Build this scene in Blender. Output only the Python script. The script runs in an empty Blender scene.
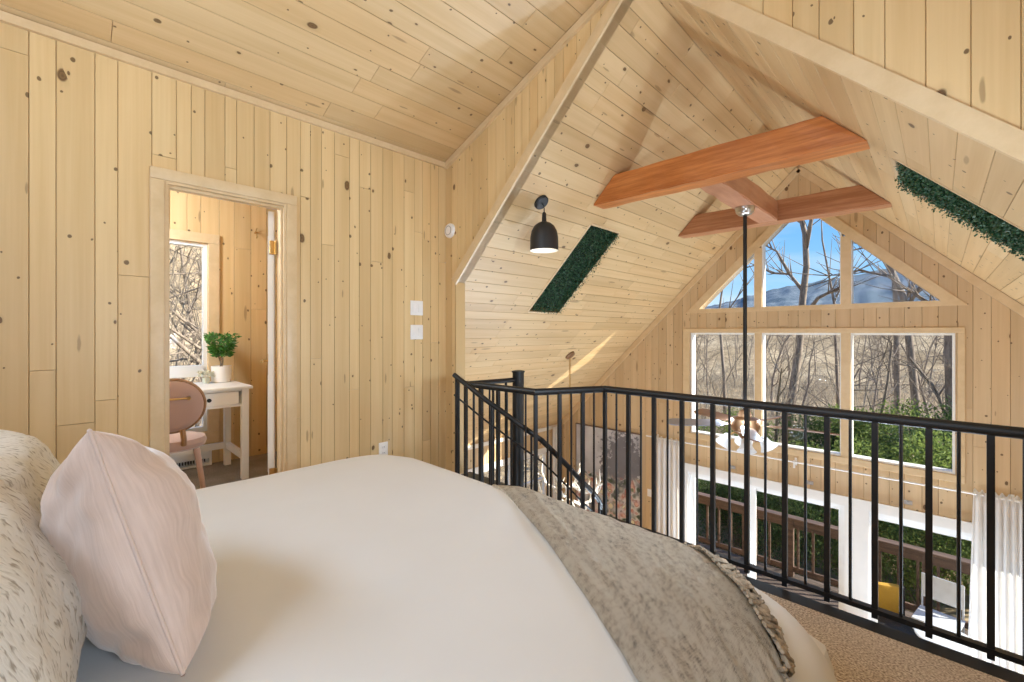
import bpy, bmesh, math, random
from mathutils import Vector, Matrix, noise
C = bpy.context.scene.collection
SC = bpy.context.scene
PI = math.pi
V = Vector

# ------------------------------------------------------------------ materials
def new_mat(name):
    m = bpy.data.materials.new(name); m.use_nodes = True
    nt = m.node_tree
    b = nt.nodes['Principled BSDF']
    return m, nt, b
def N(nt, t, **kw):
    n = nt.nodes.new(t)
    for k, v in kw.items():
        if k.startswith('i_'):
            n.inputs[k[2:].replace('_', ' ')].default_value = v
        else:
            setattr(n, k, v)
    return n
def lk(nt, a, b): nt.links.new(a, b)
def math_(nt, op, a, b=None, clamp=False):
    n = nt.nodes.new('ShaderNodeMath'); n.operation = op; n.use_clamp = clamp
    for i, x in enumerate((a, b)):
        if x is None: continue
        if isinstance(x, (int, float)): n.inputs[i].default_value = x
        else: nt.links.new(x, n.inputs[i])
    return n.outputs[0]
def mix_(nt, fac, a, b, mode='MIX'):
    n = nt.nodes.new('ShaderNodeMix'); n.data_type = 'RGBA'; n.blend_type = mode
    for s, x in ((n.inputs[0], fac), (n.inputs[6], a), (n.inputs[7], b)):
        if isinstance(x, (int, float)): s.default_value = x
        elif isinstance(x, (tuple, list)): s.default_value = (*x[:3], 1)
        else: nt.links.new(x, s)
    return n.outputs[2]
def ramp(nt, fac, stops):
    n = nt.nodes.new('ShaderNodeValToRGB')
    cr = n.color_ramp
    while len(cr.elements) < len(stops): cr.elements.new(0.5)
    for e, (p, c) in zip(cr.elements, stops):
        e.position = p; e.color = (*c[:3], 1) if not isinstance(c, (int, float)) else (c, c, c, 1)
    lk(nt, fac, n.inputs[0])
    return n.outputs[0]
def srgb(r, g, b):
    f = lambda c: (c/255/12.92 if c/255 <= .04045 else ((c/255+.055)/1.055)**2.4)
    return (f(r), f(g), f(b))
def flat(name, col, rough=.5, metal=0, spec=.5, **kw):
    m, nt, b = new_mat(name)
    # a faint procedural variation so that no surface is a dead flat colour
    tc = N(nt, 'ShaderNodeTexCoord'); nz = N(nt, 'ShaderNodeTexNoise'); nz.inputs['Scale'].default_value = kw.get('scale', 9)
    nz.inputs['Detail'].default_value = 3
    lk(nt, tc.outputs['Object'], nz.inputs['Vector'])
    v = kw.get('var', .06)
    d = tuple(c*(1-v) for c in col); l = tuple(min(1, c*(1+v)) for c in col)
    lk(nt, ramp(nt, nz.outputs['Fac'], [(.3, d), (.7, l)]), b.inputs['Base Color'])
    b.inputs['Roughness'].default_value = rough; b.inputs['Metallic'].default_value = metal
    b.inputs['Specular IOR Level'].default_value = spec
    if kw.get('bump'):
        bp = N(nt, 'ShaderNodeBump'); bp.inputs['Strength'].default_value = kw['bump']; bp.inputs['Distance'].default_value = .01
        lk(nt, nz.outputs['Fac'], bp.inputs['Height']); lk(nt, bp.outputs[0], b.inputs['Normal'])
    if kw.get('emit'):
        b.inputs['Emission Color'].default_value = (*kw.get('ecol', col), 1); b.inputs['Emission Strength'].default_value = kw['emit']
    return m

def pine(name, light, dark, groove, knots=1.0, knot_scale=3.6, rough=.38, tint=.10):
    """clear-coated knotty pine boards: UV runs in metres along (u) and across (v) each board, attribute rnd differs per board"""
    m, nt, b = new_mat(name)
    uv = N(nt, 'ShaderNodeUVMap'); uv.uv_map = 'plank'
    at = N(nt, 'ShaderNodeAttribute'); at.attribute_name = 'rnd'
    dep = N(nt, 'ShaderNodeAttribute'); dep.attribute_name = 'groove'
    sep = N(nt, 'ShaderNodeSeparateXYZ'); lk(nt, uv.outputs[0], sep.inputs[0])
    u = math_(nt, 'ADD', sep.outputs[0], math_(nt, 'MULTIPLY', at.outputs['Fac'], 37.0))
    v = math_(nt, 'ADD', sep.outputs[1], math_(nt, 'MULTIPLY', at.outputs['Fac'], 11.3))
    def coord(su, sv):
        c = N(nt, 'ShaderNodeCombineXYZ')
        lk(nt, math_(nt, 'MULTIPLY', u, su), c.inputs[0]); lk(nt, math_(nt, 'MULTIPLY', v, sv), c.inputs[1])
        return c.outputs[0]
    # grain
    g = N(nt, 'ShaderNodeTexNoise'); g.inputs['Scale'].default_value = 1; g.inputs['Detail'].default_value = 4
    lk(nt, coord(.55, 14), g.inputs['Vector'])
    g2 = N(nt, 'ShaderNodeTexNoise'); g2.inputs['Scale'].default_value = 1; g2.inputs['Detail'].default_value = 2
    lk(nt, coord(2.0, 90), g2.inputs['Vector'])
    f = math_(nt, 'ADD', math_(nt, 'MULTIPLY', g.outputs['Fac'], .75), math_(nt, 'MULTIPLY', g2.outputs['Fac'], .25))
    col = ramp(nt, f, [(.33, dark), (.62, light)])
    # board-to-board tone
    tone = math_(nt, 'FRACT', math_(nt, 'MULTIPLY', at.outputs['Fac'], 7.31))
    tcol = ramp(nt, tone, [(0, (1-tint*1.5, 1-tint*1.9, 1-tint*2.4)), (.5, (1, 1, 1)), (1, (1-tint*.3, 1-tint*.8, 1-tint*1.4))])
    col = mix_(nt, 1.0, col, tcol, 'MULTIPLY')
    # knots: three families of spots (round, tiny, slanted spike)
    def knot(scale, ax, ay, keep, r0, r1, seed):
        c = N(nt, 'ShaderNodeCombineXYZ')
        lk(nt, math_(nt, 'MULTIPLY', math_(nt, 'ADD', u, seed), ax), c.inputs[0]); lk(nt, math_(nt, 'MULTIPLY', v, ay), c.inputs[1])
        vo = N(nt, 'ShaderNodeTexVoronoi'); vo.voronoi_dimensions = '2D'; vo.inputs['Scale'].default_value = scale
        dn = N(nt, 'ShaderNodeTexNoise'); dn.inputs['Scale'].default_value = 16; lk(nt, coord(1, 1), dn.inputs['Vector'])
        add = N(nt, 'ShaderNodeVectorMath'); add.operation = 'MULTIPLY_ADD'
        lk(nt, dn.outputs['Color'], add.inputs[0]); add.inputs[1].default_value = (.018, .018, 0); lk(nt, c.outputs[0], add.inputs[2])
        lk(nt, add.outputs[0], vo.inputs['Vector'])
        sc = N(nt, 'ShaderNodeSeparateColor'); lk(nt, vo.outputs['Color'], sc.inputs[0])
        on = math_(nt, 'LESS_THAN', sc.outputs[0], keep)
        rad = math_(nt, 'ADD', math_(nt, 'MULTIPLY', math_(nt, 'POWER', sc.outputs[1], 3.0), r1-r0), r0)
        q = math_(nt, 'DIVIDE', vo.outputs['Distance'], rad)
        return math_(nt, 'MULTIPLY', on, math_(nt, 'SUBTRACT', 1.25, q, True), True), q, on
    k1, q1, on1 = knot(knot_scale, .8, 1.3, .36*knots, .022, .088, 3.1)
    halo = math_(nt, 'MULTIPLY', on1, math_(nt, 'SUBTRACT', 1.0, math_(nt, 'MULTIPLY', q1, .42), True), True)
    k2, q2, on2 = knot(knot_scale*2.2, .9, 1.1, .34*knots, .03, .09, 9.7)
    k3, q3, on3 = knot(knot_scale*.9, .45, 2.6, .20*knots, .04, .13, 21.3)
    kc = mix_(nt, math_(nt, 'FRACT', math_(nt, 'MULTIPLY', q1, 1.6)), (.085, .042, .014), (.20, .10, .035))
    col = mix_(nt, math_(nt, 'MULTIPLY', halo, .45), col, tuple(c*.62 for c in dark))
    s1 = math_(nt, 'MULTIPLY', k1, 3.2, True)
    col = mix_(nt, math_(nt, 'MULTIPLY', s1, .92), col, kc)
    col = mix_(nt, math_(nt, 'MULTIPLY', math_(nt, 'MULTIPLY', k2, 3.0, True), .85), col, (.10, .048, .016))
    col = mix_(nt, math_(nt, 'MULTIPLY', math_(nt, 'MULTIPLY', k3, 2.0, True), .55), col, (.24, .14, .06))
    # the tongue-and-groove joint collects dark finish
    col = mix_(nt, math_(nt, 'MULTIPLY', dep.outputs['Fac'], groove), col, (.16, .09, .035))
    lk(nt, col, b.inputs['Base Color'])
    b.inputs['Roughness'].default_value = rough
    b.inputs['Specular IOR Level'].default_value = .45
    bp = N(nt, 'ShaderNodeBump'); bp.inputs['Strength'].default_value = .06; bp.inputs['Distance'].default_value = .004
    lk(nt, g2.outputs['Fac'], bp.inputs['Height']); lk(nt, bp.outputs[0], b.inputs['Normal'])
    return m

def streak(name, light, dark, scale=(1, 1, 1), rough=.4, spec=.5, noise_scale=6, lo=.35, hi=.65):
    m, nt, b = new_mat(name)
    tc = N(nt, 'ShaderNodeTexCoord'); mp = N(nt, 'ShaderNodeMapping'); mp.inputs['Scale'].default_value = scale
    lk(nt, tc.outputs['Object'], mp.inputs['Vector'])
    nz = N(nt, 'ShaderNodeTexNoise'); nz.inputs['Scale'].default_value = noise_scale; nz.inputs['Detail'].default_value = 6; nz.inputs['Roughness'].default_value = .65
    lk(nt, mp.outputs[0], nz.inputs['Vector'])
    lk(nt, ramp(nt, nz.outputs['Fac'], [(lo, dark), (hi, light)]), b.inputs['Base Color'])
    b.inputs['Roughness'].default_value = rough; b.inputs['Specular IOR Level'].default_value = spec
    bp = N(nt, 'ShaderNodeBump'); bp.inputs['Strength'].default_value = .15; bp.inputs['Distance'].default_value = .01
    lk(nt, nz.outputs['Fac'], bp.inputs['Height']); lk(nt, bp.outputs[0], b.inputs['Normal'])
    return m

M = {}
PL, PD = (.77, .57, .305), (.69, .485, .238)
M['pine'] = pine('pine boards', PL, PD, .42)
M['pine_ceiling'] = pine('pine ceiling boards', (.715, .52, .285), (.63, .435, .215), .5, knots=1.2, knot_scale=3.2, rough=.42)
M['pine_gable'] = pine('pine gable boards', (.685, .515, .315), (.61, .44, .255), .5, knots=1.35)  # a darker tone, with shade of the backlit wall put into the colour
M['trim'] = streak('pine trim', (.73, .55, .33), (.66, .48, .27), (3, 3, 3), rough=.38, noise_scale=3)
M['beam'] = streak('stained timber', (.68, .25, .065), (.45, .135, .028), (1.1, 15, 15), rough=.35, noise_scale=1.6, lo=.40, hi=.66)
M['beam_y'] = streak('stained timber lengthwise', (.56, .27, .15), (.40, .165, .085), (14, 1.2, 14), rough=.4, noise_scale=1.6, lo=.3, hi=.72)
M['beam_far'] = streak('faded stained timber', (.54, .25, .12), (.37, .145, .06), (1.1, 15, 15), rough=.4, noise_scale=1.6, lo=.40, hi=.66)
M['white_paint'] = flat('white paint', (.82, .80, .77), .4, var=.02)
M['vinyl'] = flat('white vinyl', (.86, .86, .85), .35, var=.02)
M['cream_paint'] = flat('cream paint', (.83, .77, .68), .35, var=.02)
M['black'] = flat('black powder coated steel', (.012, .011, .011), .45, spec=.4, var=.15)
M['black_matte'] = flat('matte black', (.02, .02, .021), .5, var=.1)
M['enamel'] = flat('white lamp enamel', (.9, .88, .84), .3, var=.01)
M['bulb'] = flat('lit bulb', (1, .93, .8), .3, emit=5, ecol=(1, .9, .75))
M['brass'] = flat('brass', (.62, .40, .16), .28, metal=1)
M['nickel'] = flat('brushed nickel', (.55, .50, .45), .3, metal=1)
M['bronze'] = flat('bronze', (.30, .17, .09), .35, metal=.7)
M['duvet'] = flat('white cotton', (.73, .728, .725), .85, spec=.15, var=.012, scale=5)
M['mattress'] = flat('mattress ticking', (.75, .74, .72), .9)
M['plate'] = flat('white switch plastic', (.88, .85, .82), .35, var=.01)
M['grey_plate'] = flat('grey steel bracket', (.45, .43, .42), .4, metal=.4)
M['hedge_leaf'] = flat('artificial boxwood leaf', (.045, .12, .055), .45, var=.45, scale=30)
M['hedge_back'] = flat('dark backing mesh', (.006, .014, .008), .8)
M['fan_blade'] = flat('fan blade grey', (.30, .30, .34), .35)  # brown blade with its bluish reflection put into the colour
M['fan_blade_brown'] = flat('fan blade walnut', (.27, .15, .09), .4)
M['opal'] = None
M['curtain'] = flat('white sheer curtain', (.84, .80, .77), .85, var=.02)
def translucent(name, col, f=.45, var=.02):
    m = flat(name, col, .85, var=var, scale=5); nt = m.node_tree
    t = N(nt, 'ShaderNodeBsdfTranslucent'); t.inputs[0].default_value = (*col, 1)
    mx = N(nt, 'ShaderNodeMixShader'); mx.inputs[0].default_value = f
    lk(nt, nt.nodes['Principled BSDF'].outputs[0], mx.inputs[1]); lk(nt, t.outputs[0], mx.inputs[2]); lk(nt, mx.outputs[0], nt.nodes['Material Output'].inputs[0])
    return m
M['curtain'] = translucent('white sheer curtain', (.94, .93, .92), .55)
M['opal'] = translucent('opal glass', (.90, .89, .88), .5)
M['leaf'] = translucent('glossy evergreen leaf', (.22, .29, .075), .4, .6)
M['leaf_dark'] = translucent('dark evergreen leaf', (.09, .14, .045), .35, .6)
M['bark'] = streak('grey bark', (.38, .31, .25), (.14, .11, .09), (6, 6, 1.4), rough=.9, spec=.2, noise_scale=2)
M['bark_pale'] = streak('pale bark', (.46, .39, .30), (.17, .13, .095), (6, 6, 1.4), rough=.9, spec=.2, noise_scale=2)
M['twig'] = flat('sunlit twigs', (.52, .43, .32), .9, var=.4, scale=2)
M['deck_wood'] = streak('weathered deck', (.14, .10, .08), (.06, .045, .035), (1, 8, 8), rough=.7, noise_scale=2)
M['pink'] = None

def glass():
    m = bpy.data.materials.new('window glass'); m.use_nodes = True
    nt = m.node_tree; nt.nodes.remove(nt.nodes['Principled BSDF'])
    out = nt.nodes['Material Output']
    tr = N(nt, 'ShaderNodeBsdfTransparent'); tr.inputs[0].default_value = (.97, .98, .975, 1)
    gl = N(nt, 'ShaderNodeBsdfGlossy'); gl.inputs['Roughness'].default_value = .0
    fr = N(nt, 'ShaderNodeFresnel'); fr.inputs[0].default_value = 1.12
    mx = N(nt, 'ShaderNodeMixShader')
    gm = N(nt, 'ShaderNodeNewGeometry')
    lk(nt, math_(nt, 'MULTIPLY', fr.outputs[0], math_(nt, 'SUBTRACT', 1.0, gm.outputs['Backfacing'])), mx.inputs[0]); lk(nt, tr.outputs[0], mx.inputs[1]); lk(nt, gl.outputs[0], mx.inputs[2]); lk(nt, mx.outputs[0], out.inputs[0])
    return m
M['glass'] = glass()

def cloth_velvet(name, base, dark, sc=(6, 40, 6)):
    m, nt, b = new_mat(name)
    tc = N(nt, 'ShaderNodeTexCoord'); mp = N(nt, 'ShaderNodeMapping'); mp.inputs['Scale'].default_value = sc
    lk(nt, tc.outputs['UV'], mp.inputs['Vector'])
    nz = N(nt, 'ShaderNodeTexNoise'); nz.inputs['Scale'].default_value = 1.6; nz.inputs['Detail'].default_value = 6; lk(nt, mp.outputs[0], nz.inputs['Vector'])
    n2 = N(nt, 'ShaderNodeTexNoise'); n2.inputs['Scale'].default_value = 5; n2.inputs['Detail'].default_value = 4; lk(nt, tc.outputs['UV'], n2.inputs['Vector'])
    f = math_(nt, 'ADD', math_(nt, 'MULTIPLY', nz.outputs['Fac'], .6), math_(nt, 'MULTIPLY', n2.outputs['Fac'], .4))
    lk(nt, ramp(nt, f, [(.36, dark), (.62, base)]), b.inputs['Base Color'])
    b.inputs['Roughness'].default_value = .55; b.inputs['Specular IOR Level'].default_value = .3
    b.inputs['Sheen Weight'].default_value = .5; b.inputs['Sheen Roughness'].default_value = .4
    bp = N(nt, 'ShaderNodeBump'); bp.inputs['Strength'].default_value = .25; bp.inputs['Distance'].default_value = .004
    lk(nt, nz.outputs['Fac'], bp.inputs['Height']); lk(nt, bp.outputs[0], b.inputs['Normal'])
    return m
M['pink'] = cloth_velvet('dusty pink slub velvet', (.70, .56, .49), (.59, .46, .395), (46, 5, 6))
M['pink_chair'] = cloth_velvet('dusty pink velvet chair', (.47, .315, .265), (.35, .225, .185), (8, 8, 8))

def sham_mat():
    m, nt, b = new_mat('ivory jacquard with grey dashes')
    tc = N(nt, 'ShaderNodeTexCoord'); mp = N(nt, 'ShaderNodeMapping'); mp.inputs['Scale'].default_value = (58, 12, 1)
    lk(nt, tc.outputs['UV'], mp.inputs['Vector'])
    nz = N(nt, 'ShaderNodeTexNoise'); nz.inputs['Scale'].default_value = 2.2; nz.inputs['Detail'].default_value = 2; nz.inputs['Distortion'].default_value = .4
    lk(nt, mp.outputs[0], nz.inputs['Vector'])
    lk(nt, ramp(nt, nz.outputs['Fac'], [(.55, (.70, .665, .60)), (.60, (.56, .52, .45)), (.68, (.36, .32, .265))]), b.inputs['Base Color'])
    b.inputs['Roughness'].default_value = .8; b.inputs['Specular IOR Level'].default_value = .2
    bp = N(nt, 'ShaderNodeBump'); bp.inputs['Strength'].default_value = .5; bp.inputs['Distance'].default_value = .004; bp.invert = True
    lk(nt, nz.outputs['Fac'], bp.inputs['Height']); lk(nt, bp.outputs[0], b.inputs['Normal'])
    return m
M['sham'] = sham_mat()

def knit_mat():
    m, nt, b = new_mat('taupe chunky weave')
    tc = N(nt, 'ShaderNodeTexCoord'); mp = N(nt, 'ShaderNodeMapping'); mp.inputs['Scale'].default_value = (1, 1, 1)
    lk(nt, tc.outputs['UV'], mp.inputs['Vector'])
    w1 = N(nt, 'ShaderNodeTexWave'); w1.bands_direction = 'X'; w1.inputs['Scale'].default_value = 46; w1.inputs['Distortion'].default_value = 9; w1.inputs['Detail Scale'].default_value = 14
    w2 = N(nt, 'ShaderNodeTexWave'); w2.bands_direction = 'Y'; w2.inputs['Scale'].default_value = 50; w2.inputs['Distortion'].default_value = 9; w2.inputs['Detail Scale'].default_value = 14
    nz = N(nt, 'ShaderNodeTexNoise'); nz.inputs['Scale'].default_value = 52; nz.inputs['Detail'].default_value = 4
    mp2 = N(nt, 'ShaderNodeMapping'); mp2.inputs['Scale'].default_value = (9, 26, 1)
    n3 = N(nt, 'ShaderNodeTexNoise'); n3.inputs['Scale'].default_value = 1.0; n3.inputs['Detail'].default_value = 4
    for n in (w1, w2, nz): lk(nt, mp.outputs[0], n.inputs['Vector'])
    lk(nt, tc.outputs['UV'], mp2.inputs['Vector']); lk(nt, mp2.outputs[0], n3.inputs['Vector'])
    h = math_(nt, 'ADD', math_(nt, 'MULTIPLY', w1.outputs['Fac'], w2.outputs['Fac']), math_(nt, 'MULTIPLY', nz.outputs['Fac'], 1.15))
    h2 = math_(nt, 'ADD', math_(nt, 'MULTIPLY', h, .55), math_(nt, 'MULTIPLY', n3.outputs['Fac'], .5))
    lk(nt, ramp(nt, h2, [(.37, (.20, .155, .105)), (.52, (.66, .56, .435)), (.66, (.95, .87, .74))]), b.inputs['Base Color'])
    b.inputs['Roughness'].default_value = .95; b.inputs['Specular IOR Level'].default_value = .1
    bp = N(nt, 'ShaderNodeBump'); bp.inputs['Strength'].default_value = .9; bp.inputs['Distance'].default_value = .006
    lk(nt, h, bp.inputs['Height']); lk(nt, bp.outputs[0], b.inputs['Normal'])
    return m
M['knit'] = knit_mat()
M['yarn'] = flat('taupe yarn', (.40, .335, .255), .95, var=.45, scale=60, spec=.1)

def carpet_mat():
    m, nt, b = new_mat('beige brown carpet')
    tc = N(nt, 'ShaderNodeTexCoord')
    nz = N(nt, 'ShaderNodeTexNoise'); nz.inputs['Scale'].default_value = 130; nz.inputs['Detail'].default_value = 3
    n2 = N(nt, 'ShaderNodeTexNoise'); n2.inputs['Scale'].default_value = 3
    lk(nt, tc.outputs['Object'], nz.inputs['Vector']); lk(nt, tc.outputs['Object'], n2.inputs['Vector'])
    f = math_(nt, 'ADD', math_(nt, 'MULTIPLY', nz.outputs['Fac'], .85), math_(nt, 'MULTIPLY', n2.outputs['Fac'], .15))
    lk(nt, ramp(nt, f, [(.36, (.36, .29, .235)), (.5, (.66, .56, .48)), (.64, (.90, .82, .74))]), b.inputs['Base Color'])
    b.inputs['Roughness'].default_value = 1; b.inputs['Specular IOR Level'].default_value = .05
    bp = N(nt, 'ShaderNodeBump'); bp.inputs['Strength'].default_value = .8; bp.inputs['Distance'].default_value = .008
    lk(nt, nz.outputs['Fac'], bp.inputs['Height']); lk(nt, bp.outputs[0], b.inputs['Normal'])
    return m
M['carpet'] = carpet_mat()

def ground_mat(name, stops, s1=1.6, s2=.08):
    m, nt, b = new_mat(name)
    tc = N(nt, 'ShaderNodeTexCoord')
    nz = N(nt, 'ShaderNodeTexNoise'); nz.inputs['Scale'].default_value = s1; nz.inputs['Detail'].default_value = 8; nz.inputs['Roughness'].default_value = .75
    n2 = N(nt, 'ShaderNodeTexNoise'); n2.inputs['Scale'].default_value = s2; n2.inputs['Detail'].default_value = 4
    lk(nt, tc.outputs['Object'], nz.inputs['Vector']); lk(nt, tc.outputs['Object'], n2.inputs['Vector'])
    f = math_(nt, 'ADD', math_(nt, 'MULTIPLY', nz.outputs['Fac'], .6), math_(nt, 'MULTIPLY', n2.outputs['Fac'], .4))
    lk(nt, ramp(nt, f, stops), b.inputs['Base Color'])
    b.inputs['Roughness'].default_value = 1; b.inputs['Specular IOR Level'].default_value = .05
    return m
M['ground'] = ground_mat('leaf litter', [(.36, (.18, .125, .07)), (.5, (.38, .29, .185)), (.62, (.60, .48, .33))])
M['hill'] = ground_mat('far wooded ridge', [(.40, (.07, .105, .135)), (.5, (.165, .205, .24)), (.60, (.30, .325, .35))], .8, .05)  # haze of the distance put into the blue grey surface colour

def painting_mat():
    m, nt, b = new_mat('painted canvas')
    tc = N(nt, 'ShaderNodeTexCoord')
    n1 = N(nt, 'ShaderNodeTexNoise'); n1.inputs['Scale'].default_value = 2.2; n1.inputs['Detail'].default_value = 7; n1.inputs['Roughness'].default_value = .7
    lk(nt, tc.outputs['Object'], n1.inputs['Vector'])
    lk(nt, ramp(nt, n1.outputs['Fac'], [(.3, (.12, .125, .15)), (.5, (.29, .29, .33)), (.7, (.44, .43, .46))]), b.inputs['Base Color'])
    b.inputs['Roughness'].default_value = .5
    return m
M['painting'] = painting_mat()

# ------------------------------------------------------------------ object helpers
keepers = []
def link(name, bm, mat, parent=None, smooth=False):
    me = bpy.data.meshes.new(name)
    bmesh.ops.recalc_face_normals(bm, faces=bm.faces) if not any(k is bm for k in keepers) else keepers.clear()
    bm.to_mesh(me); bm.free()
    for mm in (mat if isinstance(mat, (list, tuple)) else [mat]): me.materials.append(mm)
    if smooth:
        for p in me.polygons: p.use_smooth = True
        if smooth != 'all':
            try: me.set_sharp_from_angle(angle=math.radians(38))
            except Exception: pass
    o = bpy.data.objects.new(name, me); C.objects.link(o)
    if parent: o.parent = parent
    return o
def tag(o, label, cat, group=None, kind=None):
    o['label'] = label; o['category'] = cat
    if group: o['group'] = group
    if kind: o['kind'] = kind
    return o
def thing(name, label, cat, loc=(0, 0, 0), rotz=0, group=None):
    o = bpy.data.objects.new(name, None); C.objects.link(o)
    o.location = loc; o.rotation_euler = (0, 0, rotz); o.empty_display_size = .1
    return tag(o, label, cat, group)
def struct(o, label=None, cat=None):
    o['kind'] = 'structure'
    if label: o['label'] = label
    if cat: o['category'] = cat
    return o
def copy_tree(o, parent=None):
    c = o.copy(); C.objects.link(c)
    if parent: c.parent = parent
    for ch in list(o.children): copy_tree(ch, c)
    return c
def box(bm, lo, hi, bev=0, mat=None):
    r = bmesh.ops.create_cube(bm, size=1)
    c = (V(lo)+V(hi))/2; s = V(hi)-V(lo)
    for v in r['verts']: v.co = V((v.co.x*s.x, v.co.y*s.y, v.co.z*s.z)) + c
    if mat is not None:
        for v in r['verts']: v.co = mat @ v.co
    if bev:
        es = list({e for v in r['verts'] for e in v.link_edges})
        bmesh.ops.bevel(bm, geom=es, offset=bev, segments=2, affect='EDGES', profile=.5)
def frame_of(d):
    d = d.normalized(); a = V((0, 0, 1)) if abs(d.z) < .9 else V((1, 0, 0))
    x = d.cross(a).normalized(); return x, d.cross(x).normalized()
def tube(bm, pts, r, n=8, caps=True, square=False):
    pts = [V(p) for p in pts]
    rs = r if isinstance(r, (list, tuple)) else [r]*len(pts)
    rings = []; px = None
    for i, p in enumerate(pts):
        d = (pts[min(i+1, len(pts)-1)]-pts[max(i-1, 0)])
        if d.length < 1e-9: d = V((0, 0, 1))
        d.normalize()
        if px is None: px, py = frame_of(d)
        else:
            px = (px-d*px.dot(d))
            if px.length < 1e-6: px, _ = frame_of(d)
            px.normalize(); py = d.cross(px)
        ring = []
        for k in range(n):
            a = 2*PI*k/n + (PI/4 if square else 0)
            ring.append(bm.verts.new(p+(px*math.cos(a)+py*math.sin(a))*rs[i]))
        rings.append(ring)
    for a, b in zip(rings, rings[1:]):
        for k in range(n): bm.faces.new((a[k], a[(k+1) % n], b[(k+1) % n], b[k]))
    if caps and n > 2:
        bm.faces.new(rings[0][::-1]); bm.faces.new(rings[-1])
def lathe(bm, prof, n=32, mat=None, cap0=True, cap1=True):
    rings = []
    for r, z in prof:
        ring = [bm.verts.new((r*math.cos(2*PI*k/n), r*math.sin(2*PI*k/n), z)) for k in range(n)]
        rings.append(ring)
    for a, b in zip(rings, rings[1:]):
        for k in range(n): bm.faces.new((a[k], a[(k+1) % n], b[(k+1) % n], b[k]))
    if cap0: bm.faces.new(rings[0][::-1])
    if cap1: bm.faces.new(rings[-1])
    if mat is not None:
        for ring in rings:
            for v in ring: v.co = mat @ v.co
def prism(bm, poly, off):
    """extrude a planar polygon (list of 3d points) by vector off"""
    off = V(off); a = [bm.verts.new(V(p)) for p in poly]; b = [bm.verts.new(V(p)+off) for p in poly]
    bm.faces.new(a); bm.faces.new(b[::-1])
    n = len(poly)
    for i in range(n): bm.faces.new((a[i], a[(i+1) % n], b[(i+1) % n], b[i]))
def bar(bm, p0, p1, w, t, up):
    """rectangular bar from p0 to p1; w measured along 'up' and t across"""
    p0, p1 = V(p0), V(p1); d = (p1-p0).normalized(); up = V(up); up = (up-d*up.dot(d)).normalized(); s = d.cross(up)
    q = [p0+up*a*w/2+s*b*t/2 for a, b in ((-1, -1), (1, -1), (1, 1), (-1, 1))]
    prism(bm, q, p1-p0)

# ------------------------------------------------------------------ planked surfaces
def clip(poly, axis, lim, keep_less):
    out = []
    n = len(poly)
    for i in range(n):
        a, b = poly[i], poly[(i+1) % n]
        ina = (a[axis] <= lim) if keep_less else (a[axis] >= lim)
        inb = (b[axis] <= lim) if keep_less else (b[axis] >= lim)
        if ina: out.append(a)
        if ina != inb:
            t = (lim-a[axis])/(b[axis]-a[axis])
            out.append((a[0]+(b[0]-a[0])*t, a[1]+(b[1]-a[1])*t))
    return out
def clip_tri(poly, q):
    """clip convex poly to convex polygon q (counter-clockwise)"""
    out = poly
    n = len(q)
    for i in range(n):
        a, b = q[i], q[(i+1) % n]
        res = []
        side = lambda p: (b[0]-a[0])*(p[1]-a[1])-(b[1]-a[1])*(p[0]-a[0])
        for j in range(len(out)):
            p, s = out[j], out[(j+1) % len(out)]
            sp, ss = side(p), side(s)
            if sp >= 0: res.append(p)
            if (sp >= 0) != (ss >= 0):
                t = sp/(sp-ss); res.append((p[0]+(s[0]-p[0])*t, p[1]+(s[1]-p[1])*t))
        out = res
        if len(out) < 3: return []
    return out
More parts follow.
